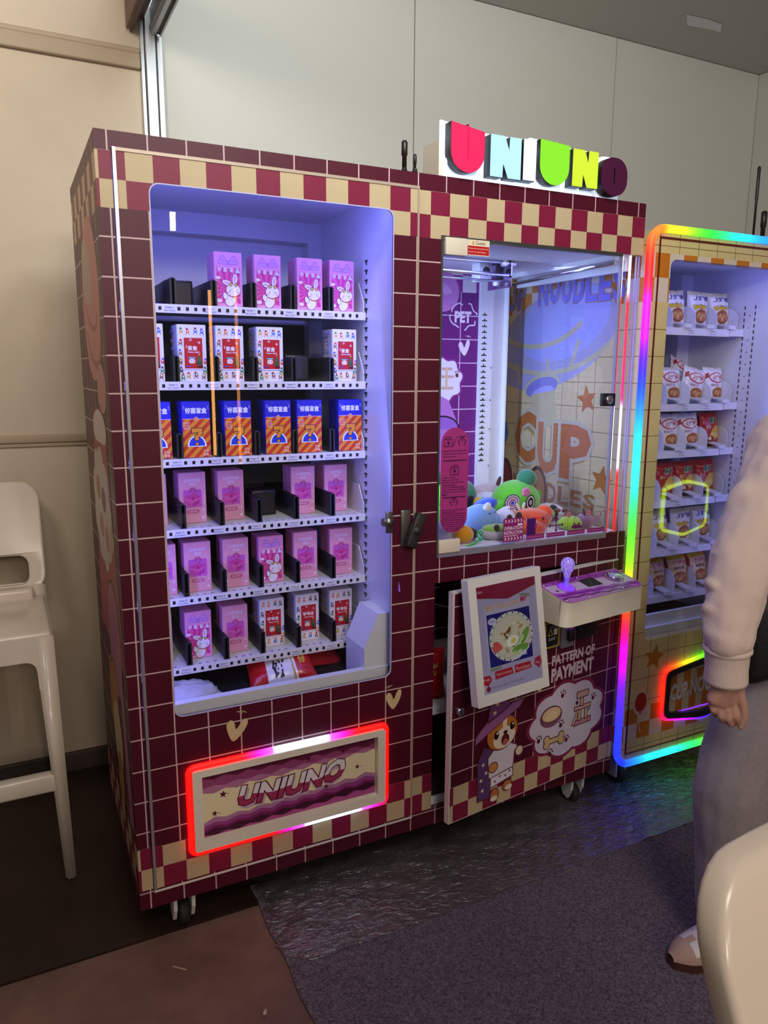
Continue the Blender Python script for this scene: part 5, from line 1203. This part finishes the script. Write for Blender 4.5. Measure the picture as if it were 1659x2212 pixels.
mb.pp(sd, ellp(ys(.71), 1.05, .05, .09, 22), '4a2a1c'); mb.pp(sd, ellp(ys(.71), 1.045, .04, .08, 22), '8a3a24'); mb.pp(sd, ellp(ys(.50), 1.03, .06, .10, 22), '4a2a1c'); mb.pp(sd, ellp(ys(.50), 1.025, .05, .09, 22), 'a06a30')
obj('side_print', mb, YM)
for cx, cy in ((1.70, .08), (2.32, .08), (1.70, .74), (2.32, .74)):
    mb = MB(WHITE); mb.box(cx-.035, cx+.035, cy-.03, cy+.03, .108, .118); mb.box(cx-.024, cx-.018, cy-.02, cy+.02, .03, .108); mb.box(cx+.018, cx+.024, cy-.02, cy+.02, .03, .108); CA = obj('castor', mb, YM)
    mb = MB(mat('dark_rubber')); mb.lathe([(.012, -.014), (.034, -.014), (.038, -.009), (.038, .009), (.034, .014), (.012, .014)], (cx, cy, .038), (1, 0, 0), 22); obj('wheel', mb, CA)
aerial(2.325, .20, 1.93, .30, .006, 'tall thin segmented aerial on the yellow machine', True)
aerial(2.375, .20, 1.93, .15, .011, 'short thick aerial at the right on the yellow machine', True)

# ================================================================ plastic film, carpet litter
mb = MB(); n, m_ = 150, 34; rn = random.Random(9)
fm_ = bpy.data.materials.new('crinkled_plastic_film'); fm_.use_nodes = True; nt = fm_.node_tree; nt.nodes.remove(nt.nodes['Principled BSDF']); L = nt.links.new
tr_ = nt.nodes.new('ShaderNodeBsdfTransparent'); gl_ = nt.nodes.new('ShaderNodeBsdfGlossy'); gl_.inputs['Roughness'].default_value = .27; gl_.inputs[0].default_value = (.85, .85, .9, 1)
df = nt.nodes.new('ShaderNodeBsdfDiffuse'); df.inputs[0].default_value = (.34, .27, .26, 1)
tc = nt.nodes.new('ShaderNodeTexCoord'); mp = nt.nodes.new('ShaderNodeMapping'); mp.inputs['Scale'].default_value = (16, 30, 1); mp.inputs['Rotation'].default_value = (0, 0, .5); L(tc.outputs['Object'], mp.inputs[0])
nz = nt.nodes.new('ShaderNodeTexNoise'); nz.inputs['Scale'].default_value = 1.6; nz.inputs['Detail'].default_value = 4; nz.inputs['Distortion'].default_value = 1.2; L(mp.outputs[0], nz.inputs['Vector'])
bp = nt.nodes.new('ShaderNodeBump'); bp.inputs['Strength'].default_value = .65; bp.inputs['Distance'].default_value = .02; L(nz.outputs['Fac'], bp.inputs['Height']); L(bp.outputs[0], gl_.inputs['Normal'])
x1 = nt.nodes.new('ShaderNodeMixShader'); x1.inputs[0].default_value = .22; L(tr_.outputs[0], x1.inputs[1]); L(df.outputs[0], x1.inputs[2])
fz_ = nt.nodes.new('ShaderNodeFresnel'); fz_.inputs[0].default_value = 1.6; L(bp.outputs[0], fz_.inputs['Normal'])
ad_ = nt.nodes.new('ShaderNodeMath'); ad_.operation = 'ADD'; ad_.use_clamp = True; ad_.inputs[1].default_value = .16; L(fz_.outputs[0], ad_.inputs[0])
x2 = nt.nodes.new('ShaderNodeMixShader'); L(ad_.outputs[0], x2.inputs[0]); L(x1.outputs[0], x2.inputs[1]); L(gl_.outputs[0], x2.inputs[2]); L(x2.outputs[0], nt.nodes['Material Output'].inputs[0])
mb.m(fm_); mb.smooth = True
def fz2(x, y): return .0065+.0022*sin(38*x+22*y+2*sin(17*y))*sin(29*y-9*x)+.0016*sin(71*x-50*y)
fe = lambda s: -.236-.006*sin(5*s)+(.05 if s < .03 else 0)*(1-s/.03)
g = [[mb.vert((.318+.022*(j/m_)+1.95*i/n+(.012*sin(j*1.3) if i == 0 else 0), fe(i/n)+(.15-fe(i/n))*j/m_, max(.0045, fz2(.318+1.95*i/n, -.24+.39*j/m_)))) for i in range(n+1)] for j in range(m_+1)]
for j in range(m_):
    for i in range(n): mb.face((g[j][i], g[j][i+1], g[j+1][i+1], g[j+1][i]))
o = obj('plastic_film', mb); tag(o, 'clear crinkled plastic film strip taped over the carpet edge', 'plastic film')
mb = MB(mat('pale_splinter', 'b09a80', .7)); mb.rbox(-.020, .020, -.0022, .0022, 0, .003, .001, 1); o = obj('wood_splinter', mb, origin=(0, 0, 0)); o.location = (.071, -.105, -.003); o.rotation_euler = (0, 0, -.75); tag(o, 'small pale wood splinter lying on the brown floor board', 'splinter')
mb = MB(mat('pale_crumb', 'b8aa98', .8)); mb.ell((.222, -.336, .003), (.006, .005, .005), seg=7, rings=5); mb.ell((.226, -.328, .001), (.005, .004, .004), seg=6, rings=5); tag(obj('crumb', mb), 'tiny pale crumb on the brown floor board near the front', 'crumb')
mb = MB(mat('brown_tape', '6a4a3a', .4)); mb.poly([(.315, -.02, .0075), (.345, -.03, .0078), (.42, -.165, .0078), (.395, -.195, .0075), (.335, -.21, .007), (.312, -.15, .007)], False) if False else None

# ================================================================ white bar stools
PW = mat('glossy_white_plastic', 'd9cdbf', .22, spec=.5)
def make_stool(loc, label):
    t = thing('bar_stool', label, 'stool', loc, 'white plastic bar stools')
    X_, Y_ = loc[0], loc[1]
    def P(name, mb): return obj(name, mb, t)
    lean = lambda z: .165+(.45*(z-.80) if z > .80 else 0)
    # backrest: side rails, hand opening, rounded top
    mb = MB(PW); fr = lambda u, v, d=0: V((X_+u, Y_+lean(v)-.030*(1-(u/.232)**2)*-.6+(d if d < .01 else d), v))
    lp = rrect(-.232, .775, .232, 1.118, .060, 7); hole = rrect(-.182, .800, .182, .888, .028, 5)
    # dense outline for curvature
    bm = bmesh.new(); pl = MB(PW); pl.plate([dens(lp, .03), dens(hole, .03)[::-1]], lambda u, v, d=0: V((u, d, v)), 0, .030)
    for p in pl.v: bm.verts.new(p)
    bm.verts.ensure_lookup_table()
    for f in pl.f:
        try: bm.faces.new([bm.verts[k] for k in f])
        except ValueError: pass
    bmesh.ops.remove_doubles(bm, verts=bm.verts[:], dist=1e-5); bmesh.ops.recalc_face_normals(bm, faces=bm.faces[:])
    sharp = [e for e in bm.edges if len(e.link_faces) == 2 and e.calc_face_angle() > 1.2]
    bmesh.ops.bevel(bm, geom=sharp, offset=.008, segments=3, affect='EDGES', profile=.5)
    for q_ in bm.verts: u, d, v = q_.co; q_.co = V((X_+u, Y_+lean(v)+d-.018*(1-min(1, (u/.232)**2))*-1, v))
    mb.bm(bm, None, True); P('backrest', mb)
    mb = MB(PW); mb.rbox(X_-.222, X_+.222, Y_-.235, Y_+.19, .742, .766, .010, 3); mb.rbox(X_-.19, X_+.19, Y_+.12, Y_+.20, .755, .800, .012, 3); P('seat', mb)
    def leg(sx, y0, y1, zt, wt, tt):
        mb = MB(PW); bm = bmesh.new(); bmesh.ops.create_cube(bm, size=1)
        for q_ in bm.verts:
            up = q_.co.z > 0; w_, th_ = (wt, tt) if up else (.028, .030); cx_, cy_ = (sx*(.226-wt/2), y1) if up else (sx*.222, y0)
            q_.co = V((X_+cx_+q_.co.x*w_, Y_+cy_+q_.co.y*th_, zt if up else 0))
        bmesh.ops.bevel(bm, geom=bm.edges[:], offset=.005, segments=2, affect='EDGES'); mb.bm(bm, None, True); P('leg', mb)
    for sx in (-1, 1): leg(sx, -.235, -.213, .755, .052, .050); leg(sx, .275, .185, .80, .046, .052)
    ap = [(-.222, .755), (.222, .755), (.226, .60), (.180, .60)]+[(.178-.03+.03*cos(a), .655+.03*sin(a)) for a in [pi/2*k/5 for k in range(6)]]+[(-.148-.03*sin(a), .655+.03*cos(a)) for a in [pi/2*k/5 for k in range(6)]]+[(-.180, .60), (-.226, .60)]
    mb = MB(PW); mb.plate([ap], lambda u, v, d=0: V((X_+u, Y_-.236+d, v)), 0, .028); P('apron', mb)
    for sx in (-1, 1):
        mb = MB(PW); mb.plate([[(-.22, .755), (.20, .755), (.20, .69), (.16, .70), (-.17, .69), (-.20, .66), (-.22, .62)]], lambda u, v, d=0: V((X_+sx*(.224-d), Y_+u, v)), 0, .022); P('apron', mb)
    mb = MB(PW); mb.rbox(X_-.215, X_+.215, Y_-.243, Y_-.205, .285, .340, .008, 2); P('footrest', mb)
    return t
make_stool((-.368, .625, 0), 'white plastic bar stool standing against the beige wall left of the machine')
make_stool((.445, -1.798, 0), 'white plastic bar stool close to the viewer at the lower right corner')

# ================================================================ the passer-by
PX = thing('person', 'person in beige sweatshirt, grey sweatpants and white trainers standing with arm hanging down', 'person', (1.58, -.62, 0))
def blobmesh(name, mt, segs, parent, vox, smooth=6, disp=None, cuts=None):
    mb = MB(mt)
    for s in segs:
        if len(s) == 4: mb.caps(*s)
        else: mb.ell(s[0], s[1], rot=s[2] if len(s) > 2 else None, seg=18, rings=12)
    o = obj(name, mb, parent)
    r = o.modifiers.new('join', 'REMESH'); r.mode = 'VOXEL'; r.voxel_size = vox; r.use_smooth_shade = True
    s_ = o.modifiers.new('smooth', 'SMOOTH'); s_.factor = .5; s_.iterations = smooth
    if disp:
        tx_ = bpy.data.textures.new(name+'_folds', 'CLOUDS'); tx_.noise_scale = disp[1]; tx_.noise_depth = 1
        dm = o.modifiers.new('folds', 'DISPLACE'); dm.texture = tx_; dm.strength = disp[0]; dm.mid_level = .5; dm.texture_coords = 'LOCAL'
    return o
ir = V((.895, -.446, 0)); bk = V((.44, .88, 0))
sh, elb, wr = V((1.525, -.590, 1.305)), V((1.318, -.645, 1.005)), V((1.240, -.695, .80))
wc, sc_ = V((1.585, -.585, .88)), V((1.675, -.645, 1.30))
lsh = sc_*2-V((sh.x, sh.y, 1.30)); lsh.z = 1.31
SKIN = mat('skin', 'b58a78', .55, spec=.4, var=.06, vscale=30)
B0 = V((1.236, -.70, .777))
def hp(px, py, dep=0): return B0+ir*((px-1567)/932)+V((0, 0, -(py-1475)/932))+bk*dep
segs = [(wr+V((0, 0, .05)), hp(1566, 1488), .027, .026), (hp(1560, 1490), hp(1546, 1512), .022, .018), (hp(1572, 1490), hp(1578, 1514), .024, .019), (hp(1566, 1490), hp(1562, 1516), .024, .020),
        (hp(1590, 1486), hp(1600, 1510, -.006), .020, .013)]
for m, p, t, r in (((1539, 1511, .006), (1545, 1538, -.002), (1564, 1557, .016), .0076), ((1553, 1515, .0), (1559, 1549, -.010), (1577, 1569, .008), .0082), ((1568, 1517, -.003), (1574, 1554, -.014), (1591, 1574, .0), .0084), ((1583, 1515, -.004), (1588, 1546, -.016), (1603, 1567, -.004), .0080)):
    a, b, c = hp(*m), hp(*p), hp(*t); segs += [(a, b, r*1.15, r), (b, (b+c)/2+V((0, 0, -.004)), r, r*.9), ((b+c)/2+V((0, 0, -.004)), c, r*.9, r*.72)]
th = [hp(1596, 1498, -.006), hp(1603, 1522, -.016), hp(1606, 1546, -.020), hp(1600, 1568, -.020)]
segs += [(th[0], th[1], .0135, .0105), (th[1], th[2], .0105, .0098), (th[2], th[3], .0098, .0078)]
lwr = lsh+V((.10, -.16, -.52)); lel = lsh+V((.12, -.02, -.29))
hd = sc_+V((-.03, -.03, .27))
segs += [(wr, elb, .030, .042), (elb, sh, .045, .055), (sh, lsh, .052, .052), (sc_+V((0, 0, -.04)), wc, .10, .11), (sc_+V((0, 0, .06)), hd, .055, .05), (lsh, lel, .055, .045), (lel, lwr, .042, .030), (lwr, lwr+V((-.01, -.02, -.09)), .036, .026)]
for k in range(4): q0 = lwr+V((-.02+.016*k, -.03, -.10)); segs += [(q0, q0+V((0, -.012, -.035)), .0095, .009), (q0+V((0, -.012, -.035)), q0+V((0, .004, -.06)), .009, .007)]
segs += [(lwr+V((-.03, -.01, -.03)), lwr+V((-.045, -.03, -.085)), .013, .009), (hd, (.078, .092, .118)), (hd+V((-.035, -.082, -.02)), (.014, .02, .022)), (hd+V((-.03, -.05, -.07)), (.045, .045, .04)),
         (hd+ir*.078, (.012, .022, .032)), (hd-ir*.078, (.012, .022, .032))]
kn, an = V((1.365, -.655, .455)), V((1.375, -.675, .10)); hip = V((1.545, -.610, .86)); hl = V((1.72, -.66, .86)); knl, anl = V((1.72, -.72, .46)), V((1.74, -.70, .10))
for a, b, c in ((hip, kn, an), (hl, knl, anl)): segs += [(a, b, .085, .055), (b, c, .052, .035)]
body = blobmesh('body', SKIN, segs, PX, .0026, 3)
mb = MB('f0ebe8')
fd_ = V((-.44, -.88, 0)); ctr = hd+fd_*.083+V((0, 0, .01))
for s in (-1, 1): mb.ell(ctr+ir*.03*s, (.014, .010, .008))
mb.m('2a1a14')
for s in (-1, 1): mb.ell(ctr+ir*.03*s+fd_*.008, .0055)
obj('eye', mb, PX)
mb = MB('a05a50'); mb.ell(hd+fd_*.088+V((0, 0, -.062)), (.024, .012, .007)); obj('mouth', mb, PX)
mb = MB(mat('dark_hair', '201612', .6, bump=(200, .6))); mb.ell(hd+bk*.028+V((0, 0, .042)), (.098, .098, .100), seg=24, rings=16); mb.ell(hd+bk*.045+V((0, 0, -.03)), (.080, .075, .085), seg=20); obj('hair', mb, PX)
# sweatshirt
SW = mat('beige_sweatshirt_fleece', 'd6bfb4', .95, sheen=.3, spec=.1, bump=(260, .35))
cf = wr+V((-.004, .002, -.006))
S_ = [(sh, elb+V((.0, .0, .03)), .088, .074), (elb+V((0, 0, .04)), wr+V((-.0, 0, .085)), .074, .060), (sh, sc_, .095, .12), (sc_, lsh, .12, .09), (sc_+V((0, 0, -.05)), wc+V((0, 0, .11)), .16, .165), (wc+V((-.005, 0, -.02)), (.185, .165, .125)), (hip+V((.01, .01, .05)), hl+V((-.01, .01, .05)), .145, .145), (lsh, lel, .088, .07), (lel, lwr+V((0, 0, .06)), .068, .05), (sc_+V((0, 0, .06)), sc_+V((0, 0, .115)), .105, .080)]
rn = random.Random(1)
for t, sx, sz in ((.05, -.030, .0), (.22, .028, 0), (.40, -.036, 0), (.55, .030, 0), (.70, -.030, 0), (.82, .028, 0), (.95, -.020, 0)):
    p = (elb+V((0, 0, .05))).lerp(wr+V((0, 0, .075)), t); S_.append((p+ir*sx*.9, (.050, .042, .020), __import__('mathutils').Euler((.2, .5*(1 if sx < 0 else -1), 0))))
S_ += [(wr+V((.002, 0, .095)), (.064, .058, .034)), (elb+ir*.045+V((0, 0, .05)), (.05, .05, .045)), (sh.lerp(elb, .5)-ir*.03, (.07, .06, .09))]
sw = blobmesh('sweatshirt', SW, S_, PX, .0055, 5, (.020, .075))
mb = MB(mat('beige_rib_cuff', 'dcc8be', .95, bump=(160, .3))); ax = V((.05, .0, -1)).normalized()
mb.lathe([(.050, -.006), (.054, 0), (.0545, .006), (.051, .010), (.049, .016), (.047, .05), (.0485, .078), (.0475, .086), (.043, .086), (.040, .06)], wr+V((-.002, 0, .062)), ax, 32); obj('cuff', mb, PX)
# trousers
PT = mat('grey_heather_jersey', '8f8689', .95, sheen=.3, spec=.08, bump=(300, .3), var=.10, vscale=90)
T_ = [(hip+V((.02, 0, .02)), kn, .118, .098), (kn, an+V((-.02, .0, .02)), .098, .075), (hl, knl, .118, .092), (knl, anl+V((0, 0, .02)), .092, .075), (hip+V((0, 0, .02)), hl+V((0, 0, .02)), .125, .125), (wc+V((0, 0, -.04)), wc+V((0, 0, -.10)), .13, .13), (an+V((-.015, 0, .08)), (.085, .08, .05))]
blobmesh('sweatpants', PT, T_, PX, .0065, 6, (.016, .11))
# waist bag
BG_ = mat('black_nylon', '0d0b0c', .6, bump=(120, .3)); mb = MB(BG_)
bc = V((1.440, -.655, .875))+fd_*.055-ir*.025; mb.rbox(-.075, .13, -.045, .045, -.115, .115, .04, 4, fr=lambda x, y, z: bc+ir*x+bk*y+V((0, 0, z+.35*x)))
mb.tube([bc+V((0, 0, .06)), wc+fd_*.190+V((0, 0, .14)), sc_+fd_*.190+ir*.02+V((0, 0, -.10)), sc_+fd_*.135+ir*.09+V((0, 0, .07)), sc_+ir*.10+V((0, 0, .125)), sc_+bk*.10+ir*.08+V((0, 0, .09))], .011, 8); obj('waist_bag', mb, PX)
# trainers
SU, LE, GU = mat('tan_suede', 'b3968a', .9, bump=(300, .3)), mat('white_leather', 'd6d0d6', .4), mat('gum_sole', '4a2620', .6)
def shoe(hx, ang):
    q_ = math.radians(ang); fr = lambda x, y, z: hx+V((x*cos(q_)-y*sin(q_), x*sin(q_)+y*cos(q_), z))      # x towards the toe
    def half(x):                                     # half width along the length
        return .031+.017*sin(min(1, max(0, (x+.02)/.27))*pi)**.8+(.004 if x > .15 else 0)-(max(0, x-.22)/.05)**2*.022
    xs = [-.012+.282*i/24 for i in range(25)]
    def ring(x, k, z): return [fr(x, half(x)*k*s, z) for s in (-1, 1)]
    def hgt(x): return .088-.02*max(0, x-.02)/.1 if x < .10 else max(.034, .072-.26*(x-.10)) if x < .245 else max(.012, .034-.9*(x-.245))
    mb = MB(GU); out = [(x, half(x)*1.06) for x in xs]+[(x, -half(x)*1.06) for x in xs[::-1]]; mb.plate([out], lambda u, v, d=0: fr(u, v, d), .0045, .026); S0 = obj('shoe', mb, PX)
    mb = MB(LE); mb.smooth = True; rows = []
    for x in xs:
        h_, w_ = hgt(x), half(x)
        rows.append([mb.vert(fr(x, w_*1.02*cos(a)*(1 if abs(cos(a)) > .5 else 1), .024+(h_)*sin(a)**.8)) for a in [pi*k/14 for k in range(15)]])
    for i in range(24):
        xm = (xs[i]+xs[i+1])/2
        for k in range(14):
            side = min(k, 13-k)
            mb.m(SU if xm > .228 or (xm > .196 and 6 <= k <= 7) or (side < 1 and xm > .06) or (side < 2 and xm > .19) else LE)
            mb.face((rows[i][k], rows[i+1][k], rows[i+1][k+1], rows[i][k+1]))
    mb.m(LE); mb.face(rows[0][::-1]); obj('upper', mb, S0)
    mb = MB(mat('white_lace', 'e0dce4', .8))
    for k in range(5):
        x = .10+.019*k; z = .024+hgt(x)+.003; mb.tube([fr(x, -.020, z-.006), fr(x, 0, z+.001), fr(x, .020, z-.006)], .0028, 6)
    mb.m('5a5060')
    for k in range(5):
        x = .10+.019*k; z = .024+hgt(x)
        for s in (-1, 1): mb.ell(fr(x+.008, s*.024, z-.009), (.003, .003, .0025), seg=8, rings=5)
    obj('lace', mb, S0)
shoe(V((1.455, -.690, 0)), 172); shoe(V((1.76, -.66, 0)), 215)

# ---- lit stands on the other side of the aisle (behind the viewer; seen as reflections in the glass)
for x, h0, h1, es, lb in ((1.22, .80, 2.08, 16, 'tall warm tube lamp on a black stand across the aisle'), (1.42, .76, 2.10, 7, 'slimmer warm tube lamp on a black stand across the aisle')):
    t = thing('tube_lamp', lb, 'lamp', (x, -4.0, 0))
    mb = MB(BLACKP); mb.lathe([(0, 0), (.09, 0), (.09, .015), (.012, .025), (.012, h0), (0, h0)], (x, -4.0, 0)); obj('stand', mb, t)
    mb = MB(glow('ffb060', es)); mb.tube([(x, -4.0, h0), (x, -4.0, h1)], .012, 10); obj('tube', mb, t)

def opposite(x0, yf, c, label, dz=0):
    t = thing('vending_machine', label, 'vending machine', (x0, yf-.4, 0)); X1 = x0+.41
    f = frame((0, yf, 0), (1, 0, 0), (0, 0, 1), (0, 1, 0))
    mb = MB(YEL); o_ = rrect(x0-.40, .118, x0+.40, 1.93, .055, 6)
    mb.plate([o_], f, 0, -.80); obj('cabinet_body', mb, t, uv=uv2)
    hx = [(x-2.012+x0, .57+(z-.35)*1.5) for x, z in HX]
    mb = MB(BLACKP); mb.plate([[(x-2.012+x0, .57+(z-.35)*1.5) for x, z in shr(HX, .03)], [(x-2.012+x0, .57+(z-.35)*1.5) for x, z in shr(HX, .16)][::-1]], f, .02, 0); fl_p = obj('delivery_flap', mb, t)
    mb = MB(glow(c, 7)); mb.tube([f(x, z, .012) for x, z in dens(hx, .03)], .013, 8, True); obj('led_rim', mb, fl_p)
    mb = MB('c0ae9c'); mb.plate([[(x-2.012+x0, .57+(z-.35)*1.5) for x, z in shr(HX, .14)]], f, .003); obj('flap_panel', mb, fl_p)
opposite(3.92, -1.82, 'c8f020', 'yellow vending machine across the aisle with lime lit flap, seen mirrored in the door glass')
